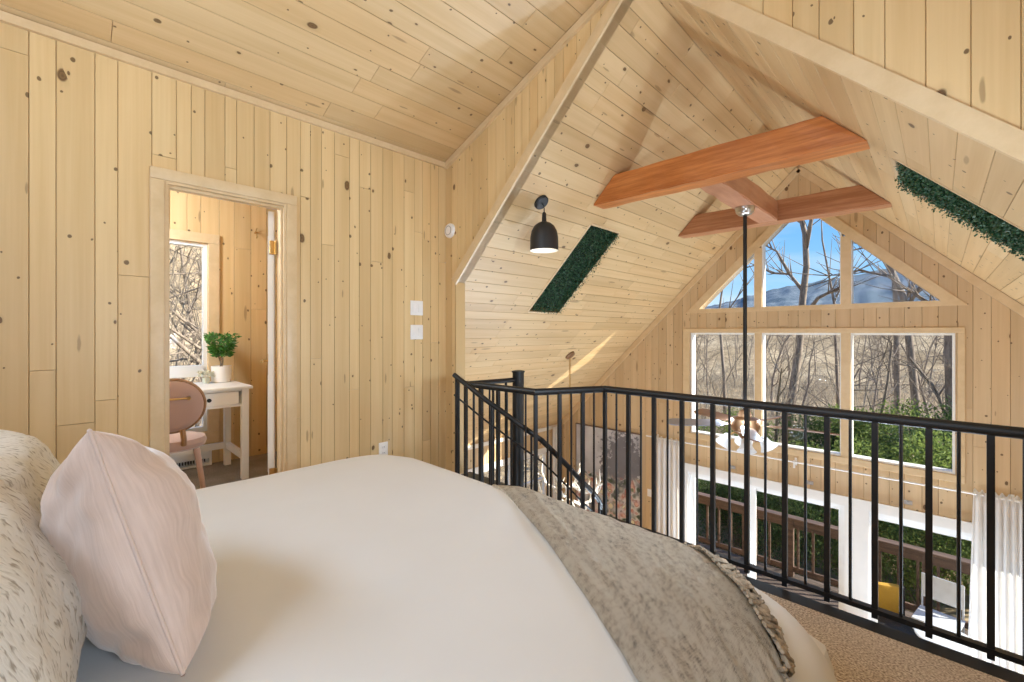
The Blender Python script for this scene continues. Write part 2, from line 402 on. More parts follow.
def planks(name, O, U, W, Nn, polys, mat, widths=(.09, .115, .14), seed=1, joint=(1.2, 3.0), g=.0026, gd=.005, back=.10, fixed=None, joints=True):
    """boarded surface. O origin, U along the boards, W across, Nn towards the room; polys: convex pieces in (u, w) metres"""
    rnd = random.Random(seed)
    O, U, W, Nn = V(O), V(U), V(W), V(Nn)
    bm = bmesh.new(); keepers.append(bm)
    uvl = bm.loops.layers.uv.new('plank')
    rl = bm.faces.layers.float.new('rnd'); gl = bm.verts.layers.float.new('groove')
    us = [p[0] for q in polys for p in q]; ws = [p[1] for q in polys for p in q]
    u0, u1, w0, w1 = min(us), max(us), min(ws), max(ws)
    edges = [w0]
    if fixed: edges = [w0]+[f for f in fixed if w0 < f < w1]
    while edges[-1] < w1: edges.append(edges[-1]+rnd.choice(widths))
    flip = U.cross(W).dot(Nn) < 0
    def face(pts, depths, r):
        if len(pts) < 3: return
        vs = []
        for p, d in zip(pts, depths):
            v = bm.verts.new(O+U*p[0]+W*p[1]+Nn*d); v[gl] = min(1, -d/gd); vs.append(v)
        f = bm.faces.new(vs[::-1] if flip else vs)
        f[rl] = r
        pp = pts[::-1] if flip else pts
        for l, p in zip(f.loops, pp): l[uvl].uv = p
    for a, b in zip(edges, edges[1:]):
        segs = [u0]
        if joints:
            x = u0+rnd.uniform(.2, joint[1])
            while x < u1-.15:
                segs.append(x); x += rnd.uniform(*joint)
        segs.append(u1)
        for s0, s1 in zip(segs, segs[1:]):
            r = rnd.random()
            gu = .0015
            i0 = s0+gu if s0 > u0 else s0; i1 = s1-gu if s1 < u1 else s1
            def dep(p):
                d = min((p[1]-a)/g, (b-p[1])/g)
                if s0 > u0: d = min(d, (p[0]-s0)/gu)
                if s1 < u1: d = min(d, (s1-p[0])/gu)
                return -gd*max(0, min(1, 1-d))
            regs = [[(i0, a+g), (i1, a+g), (i1, b-g), (i0, b-g)],
                    [(s0, a), (s1, a), (i1, a+g), (i0, a+g)], [(i0, b-g), (i1, b-g), (s1, b), (s0, b)]]
            if s0 > u0: regs.append([(s0, a), (i0, a+g), (i0, b-g), (s0, b)])
            if s1 < u1: regs.append([(i1, a+g), (s1, a), (s1, b), (i1, b-g)])
            for q in polys:
                if max(p[1] for p in q) < a or min(p[1] for p in q) > b or max(p[0] for p in q) < s0 or min(p[0] for p in q) > s1: continue
                ar = sum(q[i][0]*q[(i+1) % len(q)][1]-q[(i+1) % len(q)][0]*q[i][1] for i in range(len(q)))
                qq = q if ar > 0 else q[::-1]
                for rg in regs:
                    ar = sum(rg[i][0]*rg[(i+1) % 4][1]-rg[(i+1) % 4][0]*rg[i][1] for i in range(4))
                    rg2 = rg if ar > 0 else rg[::-1]
                    c = clip_tri(rg2, qq)
                    if len(c) >= 3: face(c, [dep(p) for p in c], r)
    for q in polys:   # the body of the wall behind the boards
        prism(bm, [O+U*p[0]+W*p[1]-Nn*(gd+.001) for p in q], -Nn*back)
    return link(name, bm, mat)

X, Y, Z = V((1, 0, 0)), V((0, 1, 0)), V((0, 0, 1))
RX, RZ = -1.26, 3.28            # ridge of the great room (abs heights; loft floor is z = 0)
YC, YG = 2.316, 6.40            # cheek plane at the loft edge, gable wall
XL, XR = -3.05, .53             # loft walls
EL, ER = -5.0, 2.48             # great room eave walls
ZF = -2.90                      # lower floor
DR = 3.334                      # dormer ridge
YB = -1.10                      # back wall of loft
DEW = 2.645                     # dormer eave
S2 = math.sqrt(.5)
# ------------------------------------------------------------------ the shell
def rect(u0, u1, w0, w1): return [(u0, w0), (u1, w0), (u1, w1), (u0, w1)]
DY0, DY1, DH = .398, 1.024, 2.03
struct(planks('wall_left', (XL, 0, 0), Z, Y, X,
    [rect(0, DEW, YB, DY0), rect(DH, DEW, DY0, DY1), rect(0, DEW, DY1, YC)], M['pine'], seed=4,
    fixed=[-1.0, -.9, -.79, -.67, -.57, -.46, -.35, -.235, -.101, -.013, .123, .209, .346, .452, .52, .585, .685, .745, .84, .93, 1.03, 1.115, 1.18, 1.255, 1.345, 1.455, 1.53, 1.62, 1.72, 1.80, 1.905, 2.0, 2.08, 2.16, 2.24],
    g=.0024), 'pale knotty pine board wall with the study doorway')
mw = (RX-XL)
struct(planks('wall_cheek', (0, YC, 0), Z, X, -Y,
    [[(1.49, XL), (DEW, XL), (DR, RX), (RZ, RX)], [(0, -4.54), (0, -2.92), (1.62, -2.92), (1.49, XL)]], M['pine'], seed=9, widths=(.075, .09, .105),
    g=.0022, joints=False), 'triangular pine board wall between the two roof slopes')
struct(planks('wall_cheek', (0, YC, 0), Z, X, -Y,
    [[(RZ, RX), (DR, RX), (DEW, XR), (1.49, XR)], [(0, XR), (0, 2.02), (1.49, XR)]], M['pine'], seed=12, widths=(.10, .12, .14), g=.0022, joints=False),
    'triangular pine board wall at the upper right')
struct(planks('wall_right', (XR, 0, 0), Z, Y, -X,
    [rect(0, DEW, YB, YC)], M['pine'], seed=14))
struct(planks('wall_back', (0, YB, 0), Z, X, Y, [rect(0, 1.95, XL, XR), rect(1.95, DEW, XL, -1.95), rect(1.95, DEW, -.55, XR), [(DEW, XL), (DEW, XR), (DR, RX)]], M['pine'], seed=15))
dl = V((RX-XL, 0, DR-DEW)); dll = dl.length; dn = dl.normalized()
struct(planks('ceiling', (XL, 0, DEW), Y, dn, V((dn.z, 0, -dn.x)), [rect(YB, YC, 0, dll)], M['pine_ceiling'], seed=21, widths=(.135,), joint=(.7, 1.6), g=.0028, fixed=[.05]),
    'sloping pine board ceiling over the bed')
dr = V((RX-XR, 0, DR-DEW)); drn = dr.normalized()
struct(planks('ceiling', (XR, 0, DEW), Y, drn, V((-drn.z, 0, drn.x)), [rect(YB, YC, 0, dr.length)], M['pine_ceiling'], seed=22, widths=(.135,)),
    'sloping pine board ceiling on the window side of the loft')
# great room roof slopes, each with a skylight opening
wl = (RX-EL)/S2
SKL = (3.46, 3.96, (-3.12-EL)/S2, (-2.34-EL)/S2)
def holed(u0, u1, w0, w1, h):
    return [rect(u0, h[0], w0, w1), rect(h[1], u1, w0, w1), rect(h[0], h[1], w0, h[2]), rect(h[0], h[1], h[3], w1)]
struct(planks('ceiling', (EL, 0, EL+4.54), Y, V((S2, 0, S2)), V((S2, 0, -S2)), holed(YC+.02, YG, 0, wl, SKL), M['pine_ceiling'], seed=31, widths=(.135, .135, .1), joint=(.5, 1.5)),
    'steep pine board roof slope with the black lamp')
wr = (ER-RX)/S2
SKR = (3.41, 4.00, (ER-.60)/S2, (ER+.19)/S2)
struct(planks('ceiling', (ER, 0, 2.02-ER), Y, V((-S2, 0, S2)), V((-S2, 0, -S2)), holed(YC+.02, YG, 0, wr, SKR), M['pine_ceiling'], seed=33, widths=(.12, .14), joint=(1.5, 3)),
    'steep pine board roof slope on the right')
bm = bmesh.new()
for sx, ex in ((1, EL-.3), (-1, ER+.3)):
    zz = (lambda x: x+4.54) if sx > 0 else (lambda x: 2.02-x)
    prism(bm, [(ex, YG+.15, zz(ex)+.02), (RX, YG+.15, RZ+.02), (RX, YG+.75, RZ+.02), (ex, YG+.75, zz(ex)+.02)], (0, 0, .16))
struct(link('roof', bm, M['trim']), 'roof overhang outside the gable')
# gable wall with windows and sliding doors
GP = [rect(ZF, -.82, EL, -2.66), rect(ZF, -.82, -.77, -.61), rect(ZF, -.82, 1.28, ER),
      [(-.82, EL), (-.82, ER), (-.46, ER), (-.26, 2.28), (-.26, -4.8), (-.46, EL)],
      [(-.26, -4.8), (-.26, -2.6), (1.19, -2.6), (1.19, -3.35)], [(-.26, .11), (-.26, 2.28), (1.19, .83), (1.19, .11)],
      [(1.19, -3.35), (1.19, .83), (1.5, .52), (1.5, -3.04)],
      [(1.5, -3.04), (1.5, -2.5), (2.765, -1.235), (RZ, RX)], [(1.5, .03), (1.5, .52), (RZ, RX), (2.765, -1.235)]]
struct(planks('wall_far', (0, YG, 0), Z, X, -Y, GP, M['pine_gable'], seed=41, widths=(.11, .14, .125), back=.14, joint=(1.8, 3.5)), 'pine board gable wall around the big windows')
LW = (4.25, 6.05, -2.05, -.92)
struct(planks('wall_eave', (EL, 0, 0), Z, Y, X, [rect(ZF, -.46, YB, LW[0]), rect(ZF, -.46, LW[1], YG), rect(ZF, LW[2], LW[0], LW[1]), rect(LW[3], -.46, LW[0], LW[1])], M['pine_gable'], seed=44),
    'low pine side wall with a window below the roof slope')
struct(planks('wall_eave', (ER, 0, 0), Z, Y, -X, [rect(ZF, -.46, YB, YG)], M['pine_gable'], seed=45))
struct(planks('wall_back', (0, YB, 0), Z, X, Y, [rect(ZF, -.30, EL, ER)], M['pine_gable'], seed=46))
# floors
bm = bmesh.new()
for poly in ([(EL, YB), (ER, YB), (ER, 1.86), (EL, 1.86)], [(EL, 1.86), (-2.35, 1.86), (-2.35, 2.33), (EL, 2.33)],
             [(-1.80, 1.86), (ER, 1.86), (ER, 2.27), (-1.60, 2.27)]):
    prism(bm, [(x, y, 0) for x, y in poly], (0, 0, -.02))
struct(link('floor', bm, M['carpet']), 'beige brown carpet of the sleeping loft')
bm = bmesh.new()
for poly in ([(EL, YB), (ER, YB), (ER, 1.86), (EL, 1.86)], [(EL, 1.86), (-2.36, 1.86), (-2.36, 2.32), (EL, 2.32)],
             [(-1.80, 1.86), (ER, 1.86), (ER, 2.27), (-1.60, 2.27)]):
    prism(bm, [(x, y, -.021) for x, y in poly], (0, 0, -.27))
struct(link('floor', bm, M['trim']), 'pine underside of the loft floor')
M['walnut'] = streak('dark brown fascia', (.16, .10, .075), (.085, .052, .04), (1, 10, 10), rough=.5, noise_scale=2)
bm = bmesh.new(); box(bm, (-1.58, 2.272, -.29), (ER, 2.362, -.004))
struct(link('trim_1', bm, M['black_matte']), 'dark steel channel along the edge of the loft floor')
struct(planks('floor', (0, 0, ZF), Y, X, Z, [rect(YB, YG, EL, ER)], M['pine_gable'], seed=51, widths=(.12,)), 'board floor of the room below')

# trims of the loft
def trim(name, pieces, mat='trim', label=None):
    bm = bmesh.new()
    for a in pieces: bar(bm, *a)
    return struct(link(name, bm, M[mat]), label)
trim('trim_2', [((XL+.012, YB, DEW-.02), (XL+.012, YC, DEW-.02), .042, .024, Z)], label='thin trim along the top of the left wall')
a = V((XL, YC-.012, DEW)); b = V((RX, YC-.012, DR)); up = V((-dn.z, 0, dn.x))
trim('trim_3', [(a-up*.03, b-up*.03, .05, .024, up)], label='narrow trim under the loft ceiling')
u45 = V((-S2, 0, S2))
trim('trim_4', [(V((-2.92, YC-.010, 1.62))+u45*.004, V((RX+.02, YC-.010, RZ+.02))+u45*.004, .072, .020, u45)], label='slanted trim along the lower edge of the cheek wall')
u45r = V((S2, 0, S2))
trim('trim_5', [(V((XR, YC-.012, 1.49))+u45r*.012, V((RX-.02, YC-.012, RZ+.02))+u45r*.012, .075, .024, u45r)], label='slanted trim at the upper right')
trim('trim_6', [((-4.93, YG-.012, -.45), (RX, YG-.012, RZ-.06), .075, .022, V((S2, 0, -S2)))], label='left slanted trim under the roof at the gable')
trim('trim_7', [((2.42, YG-.012, -.46), (RX, YG-.012, RZ-.06), .075, .022, V((S2, 0, S2)))], label='right slanted trim under the roof at the gable')
trim('trim_8', [((EL+.012, YC, -.51), (EL+.012, YG, -.51), .06, .02, Z)], mat='cream_paint', label='pale trim along the top of the low side wall')
# study doorway: casing, jamb lining, door leaf
bm = bmesh.new(); cw = .062
for y0, y1 in ((DY0-cw, DY0), (DY1, DY1+cw)):
    box(bm, (XL, y0, 0), (XL+.022, y1, DH-.0005), .004)
box(bm, (XL, DY0-cw, DH), (XL+.022, DY1+cw, DH+cw), .004)
dc = struct(link('door_1', bm, M['trim'], smooth=True), 'pine cased doorway into the study'); dc['category'] = 'doorway'
bm = bmesh.new()
for y0, y1 in ((DY0-.0, DY0+.014), (DY1-.014, DY1)): box(bm, (XL-.125, y0, 0), (XL+.01, y1, DH-.0145))
box(bm, (XL-.125, DY0, DH-.014), (XL+.01, DY1, DH))
for y0, y1 in ((DY0+.014, DY0+.026), (DY1-.026, DY1-.014)): box(bm, (XL-.05, y0, 0), (XL-.015, y1, DH-.0305))
box(bm, (XL-.05, DY0+.014, DH-.03), (XL-.015, DY1-.014, DH-.014))
link('door_jamb', bm, M['trim'], dc)
bm = bmesh.new()   # open leaf, seen along its edge
lx, ly = -.952, .306
p0 = V((XL-.135, DY1-.045, 1.0))
bar(bm, p0+V((0, 0, .01)), p0+V((lx*.59, ly*.59, .01)), 1.98, .036, Z)
for f0, f1, z0, z1 in ((.08, .51, -.75, -.1), (.08, .51, .05, .85)):
    for s in (-1, 1):
        n = V((-ly, lx, 0))*s
        bar(bm, p0+V((lx*f0, ly*f0, (z0+z1)/2))+n*.019, p0+V((lx*f1, ly*f1, (z0+z1)/2))+n*.019, z1-z0, .006, Z)
leaf = link('door_leaf', bm, M['cream_paint'], dc)
for z in (1.76, .25):
    bm = bmesh.new(); n = V((ly, -lx, 0))
    tube(bm, [p0+n*.024+V((.012, 0, z-1-.045)), p0+n*.024+V((.012, 0, z-1+.045))], .008, 8)
    box(bm, (p0.x-.012, p0.y-.012, z-.045), (p0.x+.012, p0.y+.022, z+.045), .002)
    link('hinge', bm, M['brass'], leaf)
bm = bmesh.new(); hp = p0+V((lx*.53, ly*.53, -.02)); n = V((-ly, lx, 0))
n = -n if n.y > 0 else n
tube(bm, [hp+n*.018, hp+n*.03], [.028, .024], 16); tube(bm, [hp+n*.02, hp+n*.07], .009, 10); tube(bm, [hp+n*.068, hp+n*.068+V((-lx*.11, -ly*.11, 0))], [.010, .008], 10)
link('door_handle', bm, M['brass'], leaf, smooth=True)

# ------------------------------------------------------------------ study behind the doorway
SX = -4.75; SR = 2.20
SW = (.12, .935, .30, 2.0)
struct(planks('wall_study', (SX, 0, 0), Z, Y, X, [rect(0, 2.42, YB, SW[0]), rect(0, 2.42, SW[1], SR), rect(0, SW[2], SW[0], SW[1]), rect(SW[3], 2.42, SW[0], SW[1])],
    M['pine'], seed=61, widths=(.12, .10, .14)), 'pine wall of the study with the window')
struct(planks('wall_study', (0, SR, 0), Z, X, -Y, [rect(0, 2.42, SX, XL-.106)], M['pine'], seed=62))
struct(planks('wall_study', (0, YB, 0), Z, X, Y, [rect(0, 2.42, SX, XL-.106)], M['pine'], seed=63))
struct(planks('wall_study', (XL-.107, 0, 0), Z, Y, -X, [rect(0, 2.42, YB, DY0), rect(DH, 2.42, DY0, DY1), rect(0, 2.42, DY1, SR)], M['pine'], seed=64, back=.0005))
struct(planks('ceiling', (0, 0, 2.42), Y, X, -Z, [rect(YB, SR, SX, XL-.1)], M['pine_ceiling'], seed=65), 'board ceiling of the study')
M['study_carpet'] = ground_mat('grey carpet', [(.36, (.16, .14, .125)), (.5, (.25, .22, .20)), (.64, (.36, .33, .30))], 120, 3)
bm = bmesh.new(); box(bm, (SX, YB, .001), (XL-.05, SR, .008))
struct(link('floor', bm, M['study_carpet']), 'grey carpet of the study')
bm = bmesh.new(); cw = .085
for a in (((SX, SW[0]-cw, SW[2]+.0005), (SX+.02, SW[0], SW[3]-.0005)), ((SX, SW[1], SW[2]+.0005), (SX+.02, SW[1]+cw, SW[3]-.0005)),
          ((SX, SW[0]-cw, SW[3]), (SX+.022, SW[1]+cw, SW[3]+cw)), ((SX, SW[0]-cw, SW[2]-.1), (SX+.022, SW[1]+cw, SW[2]))): box(bm, *a, .003)
w3 = struct(link('window_3', bm, M['trim']), 'tall study window with bare sunlit branches outside'); w3['category'] = 'window'
bm = bmesh.new(); fy0, fy1, fz0, fz1 = SW
for a in (((-.09, fy0, fz0), (-.03, fy0+.03, fz1)), ((-.09, fy1-.03, fz0), (-.03, fy1, fz1)), ((-.09, fy0+.0305, fz0), (-.03, fy1-.0305, fz0+.04)), ((-.09, fy0+.0305, fz1-.03), (-.03, fy1-.0305, fz1)),
          ((-.09, fy0+.0305, .80), (-.01, fy1-.0305, .90))):
    box(bm, (SX+a[0][0], a[0][1], a[0][2]), (SX+a[1][0], a[1][1], a[1][2]))
link('window_frame', bm, M['vinyl'], w3)
for z0, z1 in ((fz0+.04, .80), (.90, fz1-.03)):
    bm = bmesh.new(); box(bm, (SX-.066, fy0+.03, z0), (SX-.062, fy1-.03, z1)); link('pane', bm, M['glass'], w3)

# ------------------------------------------------------------------ gable windows
bays = [(-2.58, -1.765), (-1.658, -.846), (-.733, .089)]
gz0, gz1 = -.24, 1.165
bm = bmesh.new(); y0, y1 = YG-.022, YG
ox0, ox1, oz0, oz1 = -2.71, .18, -.335, 1.248
box(bm, (ox0, y0, -.2615), (-2.615, y1, 1.1895), .003); box(bm, (.125, y0, -.2615), (ox1, y1, 1.1895), .003)
box(bm, (ox0, y0-.002, 1.19), (ox1, y1, oz1), .004); box(bm, (ox0, y0-.002, oz0), (ox1, y1, -.262), .004)
w1 = struct(link('window_1', bm, M['trim']), 'wide three-pane window in the gable wall above the sliding doors'); w1['category'] = 'window'
for xa, xb in ((-1.765, -1.658), (-.846, -.733)):
    bm = bmesh.new(); box(bm, (xa+.012, YG-.02, -.27), (xb-.012, YG+.13, 1.20), .004); link('mullion', bm, M['trim'], w1)
for xa, xb in bays:
    bm = bmesh.new(); f = .022
    for a in (((xa-f, gz0+.0005), (xa, gz1-.0005)), ((xb, gz0+.0005), (xb+f, gz1-.0005)), ((xa-f, gz0-f-.01), (xb+f, gz0)), ((xa-f, gz1), (xb+f, gz1+f))):
        box(bm, (a[0][0], YG+.0, a[0][1]), (a[1][0], YG+.12, a[1][1]))
    fr = link('window_frame', bm, M['vinyl'], w1)
    bm = bmesh.new(); box(bm, (xa, YG+.085, gz0), (xb, YG+.091, gz1)); link('pane', bm, M['glass'], fr)
# upper trapezoid window
bl = lambda x: 4.0+x
br = lambda x: 1.53-x
zb = 1.53
ups = [[(-2.47, zb), (-1.765, zb), (-1.765, bl(-1.765))],
       [(-1.658, zb), (-.846, zb), (-.846, br(-.846)), (-1.235, 2.765), (-1.658, bl(-1.658))],
       [(-.733, zb), (0, zb), (-.733, br(-.733))]]
bm = bmesh.new(); w = .10
def poly_prism(bm, pts, ya, yb): prism(bm, [(x, ya, z) for x, z in pts], (0, yb-ya, 0))
q = w/S2
poly_prism(bm, [(-2.47, zb), (-1.235, 2.765), (-1.235, 2.765+q), (-2.47-q-.06, zb-.06), (-2.47-.02, zb-.06)], YG-.024, YG+.01)
poly_prism(bm, [(0, zb), (.02, zb-.06), (q+.06, zb-.06), (-1.235, 2.765+q), (-1.235, 2.765)], YG-.024, YG+.01)
box(bm, (-2.50, YG-.022, zb-.06), (.03, YG, zb-.004))
w2 = struct(link('window_2', bm, M['trim']), 'peaked window high in the gable showing blue sky and the far ridge'); w2['category'] = 'window'
for xa, xb, zt in ((-1.765, -1.658, 2.26), (-.846, -.733, 2.28)):
    bm = bmesh.new(); box(bm, (xa+.010, YG-.02, zb-.03), (xb-.010, YG+.13, zt+.04), .004); link('mullion', bm, M['trim'], w2)
for pts in ups:
    bm = bmesh.new(); n = len(pts); cx = sum(p[0] for p in pts)/n; cz = sum(p[1] for p in pts)/n
    for i in range(n):
        a, b = V((pts[i][0], 0, pts[i][1])), V((pts[(i+1) % n][0], 0, pts[(i+1) % n][1])); d = (b-a).normalized(); s = V((d.z, 0, -d.x))
        if s.dot(V((cx, 0, cz))-a) > 0: s = -s
        aa, bb = a-d*.008, b+d*.008
        prism(bm, [aa+V((0, YG, 0)), bb+V((0, YG, 0)), bb+s*.02+V((0, YG, 0)), aa+s*.02+V((0, YG, 0))], (0, .12, 0))
    fr = link('window_frame', bm, M['vinyl'], w2)
    bm = bmesh.new(); poly_prism(bm, pts, YG+.085, YG+.091); link('pane', bm, M['glass'], fr)
# sliding doors under the gable windows
for i, (xa, xb) in enumerate(((-2.66, -.77), (-.61, 1.28))):
    bm = bmesh.new(); h1 = -.82
    box(bm, (xa, YG+.003, ZF), (xa+.045, YG+.13, h1-.045)); box(bm, (xb-.045, YG+.003, ZF), (xb, YG+.13, h1-.045)); box(bm, (xa, YG+.003, h1-.045), (xb, YG+.13, h1)); box(bm, (xa+.045, YG+.003, ZF), (xb-.045, YG+.13, ZF+.03))
    d = struct(link('door_%d' % (i+2), bm, M['vinyl']), ('white framed sliding glass door to the deck beside the painting', 'white framed sliding glass door to the deck behind the railing on the right')[i]); d['category'] = 'sliding door'
    xm = (xa+xb)/2 - (.10 if i == 0 else 0)
    for (pa, pb, yy) in ((xa+.045, xm+.05, .045), (xm-.05, xb-.045, .085)):
        bm = bmesh.new(); s = .055
        box(bm, (pa-.006, YG+yy, ZF+.03), (pa+s, YG+yy+.035, h1-.025)); box(bm, (pb-s, YG+yy, ZF+.03), (pb+.006, YG+yy+.035, h1-.025))
        box(bm, (pa+s, YG+yy, h1-.045-s), (pb-s, YG+yy+.035, h1-.025)); box(bm, (pa+s, YG+yy, ZF+.03), (pb-s, YG+yy+.035, ZF+.12))
        sl = link('door_sash', bm, M['vinyl'], d)
        bm = bmesh.new(); box(bm, (pa+s, YG+yy+.014, ZF+.12), (pb-s, YG+yy+.020, h1-.045-s)); link('pane', bm, M['glass'], sl)
bm = bmesh.new()   # white painted head board and posts round the doors
box(bm, (-2.74, YG-.024, -.825), (1.36, YG-.001, -.715))
box(bm, (-.80, YG-.022, ZF), (-.58, YG-.001, -.826)); box(bm, (-2.74, YG-.022, ZF), (-2.640, YG-.001, -.826))
struct(link('trim_10', bm, M['white_paint']), 'white casing round the sliding doors')
# side window of the room below
bm = bmesh.new(); cw = .09
for a in (((EL, LW[0]-cw, LW[2]-cw), (EL+.02, LW[0], LW[3]+cw)), ((EL, LW[1], LW[2]-cw), (EL+.02, LW[1]+cw, LW[3]+cw)),
          ((EL, LW[0], LW[3]), (EL+.02, LW[1], LW[3]+cw)), ((EL, LW[0], LW[2]-cw), (EL+.02, LW[1], LW[2]))): box(bm, *a, .003)
w4 = struct(link('window_4', bm, M['white_paint']), 'white side window low on the left beyond the stair'); w4['category'] = 'window'
bm = bmesh.new(); ym = (LW[0]+LW[1])/2
for a in ((LW[0], LW[0]+.04, LW[2], LW[3]), (LW[1]-.04, LW[1], LW[2], LW[3]), (ym-.03, ym+.03, LW[2], LW[3]), (LW[0], LW[1], LW[2], LW[2]+.04), (LW[0], LW[1], LW[3]-.04, LW[3]), (LW[0], LW[1], -1.42, -1.38)):
    box(bm, (EL-.09, a[0], a[2]), (EL-.04, a[1], a[3]))
link('window_frame', bm, M['vinyl'], w4)
for ya, yb in ((LW[0]+.04, ym-.03), (ym+.03, LW[1]-.04)):
    bm = bmesh.new(); box(bm, (EL-.07, ya, LW[2]+.04), (EL-.066, yb, LW[3]-.04)); link('pane', bm, M['glass'], w4)
# casing of an opening added behind the camera to let sky light in
bm = bmesh.new()
for a in ((-2.02, -1.95, 1.88, 2.645), (-.55, -.48, 1.88, 2.645), (-1.95, -.55, 1.88, 1.95), (-1.95, -.55, 2.645, 2.71)):
    box(bm, (a[0], YB, a[2]), (a[1], YB+.02, a[3]))
struct(link('window_5', bm, M['trim']))

# skylight wells: lined openings closed above, with the boxwood mats that stuff them
def skylight(h, O, U, W, Nn, label, seed, drop):
    O, U, W, Nn = V(O), V(U), V(W), V(Nn)
    P = lambda u, w, n: O+U*u+W*w+Nn*n
    u0, u1, w0, w1 = h
    bm = bmesh.new()
    for (a, b) in (((u0, w0), (u1, w0)), ((u1, w0), (u1, w1)), ((u1, w1), (u0, w1)), ((u0, w1), (u0, w0))):
        c = ((u0+u1)/2, (w0+w1)/2)
        na = V((a[0]-c[0], a[1]-c[1], 0)).normalized()
        d = V((b[0]-a[0], b[1]-a[1], 0)).normalized(); nn = V((d.y, -d.x, 0))
        if nn.dot(V((a[0]-c[0], a[1]-c[1], 0))) < 0: nn = -nn
        pts = [P(a[0], a[1], .004), P(b[0], b[1], .004), P(b[0]+nn.x*.02, b[1]+nn.y*.02, .004), P(a[0]+nn.x*.02, a[1]+nn.y*.02, .004)]
        prism(bm, pts, -Nn*.115)
    box_pts = [P(u0-.02, w0-.02, -.112), P(u1+.02, w0-.02, -.112), P(u1+.02, w1+.02, -.112), P(u0-.02, w1+.02, -.112)]
    prism(bm, box_pts, -Nn*.03)
    sk = struct(link('trim_%d' % (10+seed), bm, M['trim']), label+' opening')
    rnd = random.Random(seed)
    bm = bmesh.new()
    prism(bm, [P(u0+.004, w0+.004, -.07), P(u1-.004, w0+.004, -.07), P(u1-.004, w1-.004, -.07), P(u0+.004, w1-.004, -.07)], -Nn*.03)
    mat = link('boxwood_mat', bm, M['hedge_back'])
    tag(mat, label, 'artificial boxwood mat')
    bm = bmesh.new()
    area = (u1-u0)*(w1-w0)
    for i in range(int(area*17000)):
        u = rnd.uniform(u0+.006, u1-.004); w = rnd.uniform(w0+.006, w1-.006)
        e = (u-u0)/(u1-u0)
        n = rnd.uniform(-.07, -.03)+drop(e)*rnd.random()+.012*noise.noise(V((u*9, w*9, seed)))
        p = P(u+rnd.uniform(-.002, .006), w, n)
        d = V((rnd.gauss(0, 1), rnd.gauss(0, 1), rnd.gauss(0, 1)))+Nn*1.1; d.normalize()
        s = d.cross(V((rnd.gauss(0, 1), rnd.gauss(0, 1), rnd.gauss(0, 1)))).normalized()
        L = rnd.uniform(.009, .018); wd = L*.42
        vs = [bm.verts.new(x) for x in (p, p+d*L*.5+s*wd, p+d*L, p+d*L*.5-s*wd)]
        bm.faces.new(vs)
    lv = link('leaves', bm, M['hedge_leaf'], mat); lv['kind'] = 'stuff'
    bm = bmesh.new()
skylight(SKL, (EL, 0, EL+4.54), Y, V((S2, 0, S2)), V((S2, 0, -S2)), 'dark green boxwood mat filling the left skylight beside the black lamp', 1, lambda e: .045+.05*e)
skylight(SKR, (ER, 0, 2.02-ER), Y, V((-S2, 0, S2)), V((-S2, 0, -S2)), 'dark green boxwood mat filling the right skylight', 2, lambda e: .05+.03*e)
# ------------------------------------------------------------------ timber ties under the ridge
rb = random.Random(5)
def beam_x(y0, y1, z0, z1, label, mt='beam'):
    """tie across the room, its ends cut to the roof slope"""
    bm = bmesh.new()
    xl = lambda z: z-4.54+.004
    xr = lambda z: 2.02-z-.004
    n = 14
    ringv = []
    for i in range(n+1):
        t = i/n
        ring = []
        for (y, z) in ((y0, z0), (y1, z0), (y1, z1), (y0, z1)):
            x = xl(z)+(xr(z)-xl(z))*t
            j = 0 if i in (0, n) else .004
            ring.append(bm.verts.new((x, y+rb.uniform(-j, j), z+rb.uniform(-j, j))))
        ringv.append(ring)
    for a, b in zip(ringv, ringv[1:]):
        for k in range(4): bm.faces.new((a[k], a[(k+1) % 4], b[(k+1) % 4], b[k]))
    bm.faces.new(ringv[0]); bm.faces.new(ringv[-1][::-1])
    bmesh.ops.bevel(bm, geom=[e for e in bm.edges if abs((e.verts[0].co-e.verts[1].co).normalized().x) > .9], offset=.008, segments=2, affect='EDGES')
    return tag(link('timber_tie', bm, M[mt]), label, 'beam')
beam_x(3.30, 3.48, 2.325, 2.545, 'orange stained timber tie crossing the room nearest the loft')
beam_x(5.06, 5.24, 2.325, 2.535, 'reddish timber tie crossing just before the gable window', 'beam_far')
bm = bmesh.new()
ys = [3.482+i*(5.058-3.482)/10 for i in range(11)]; rings = []
for i, y in enumerate(ys):
    j = 0 if i in (0, 10) else .004
    rings.append([bm.verts.new((x+rb.uniform(-j, j), y, z+rb.uniform(-j, j))) for x, z in ((-1.355, 2.327), (-1.175, 2.327), (-1.175, 2.52), (-1.355, 2.52))])
for a, b in zip(rings, rings[1:]):
    for k in range(4): bm.faces.new((a[k], a[(k+1) % 4], b[(k+1) % 4], b[k]))
bm.faces.new(rings[0]); bm.faces.new(rings[-1][::-1])
bmesh.ops.bevel(bm, geom=[e for e in bm.edges if abs((e.verts[0].co-e.verts[1].co).normalized().y) > .9], offset=.008, segments=2, affect='EDGES')
tag(link('timber_tie', bm, M['beam_y']), 'middle timber running lengthwise between the two cross ties, with the fan rod', 'beam')

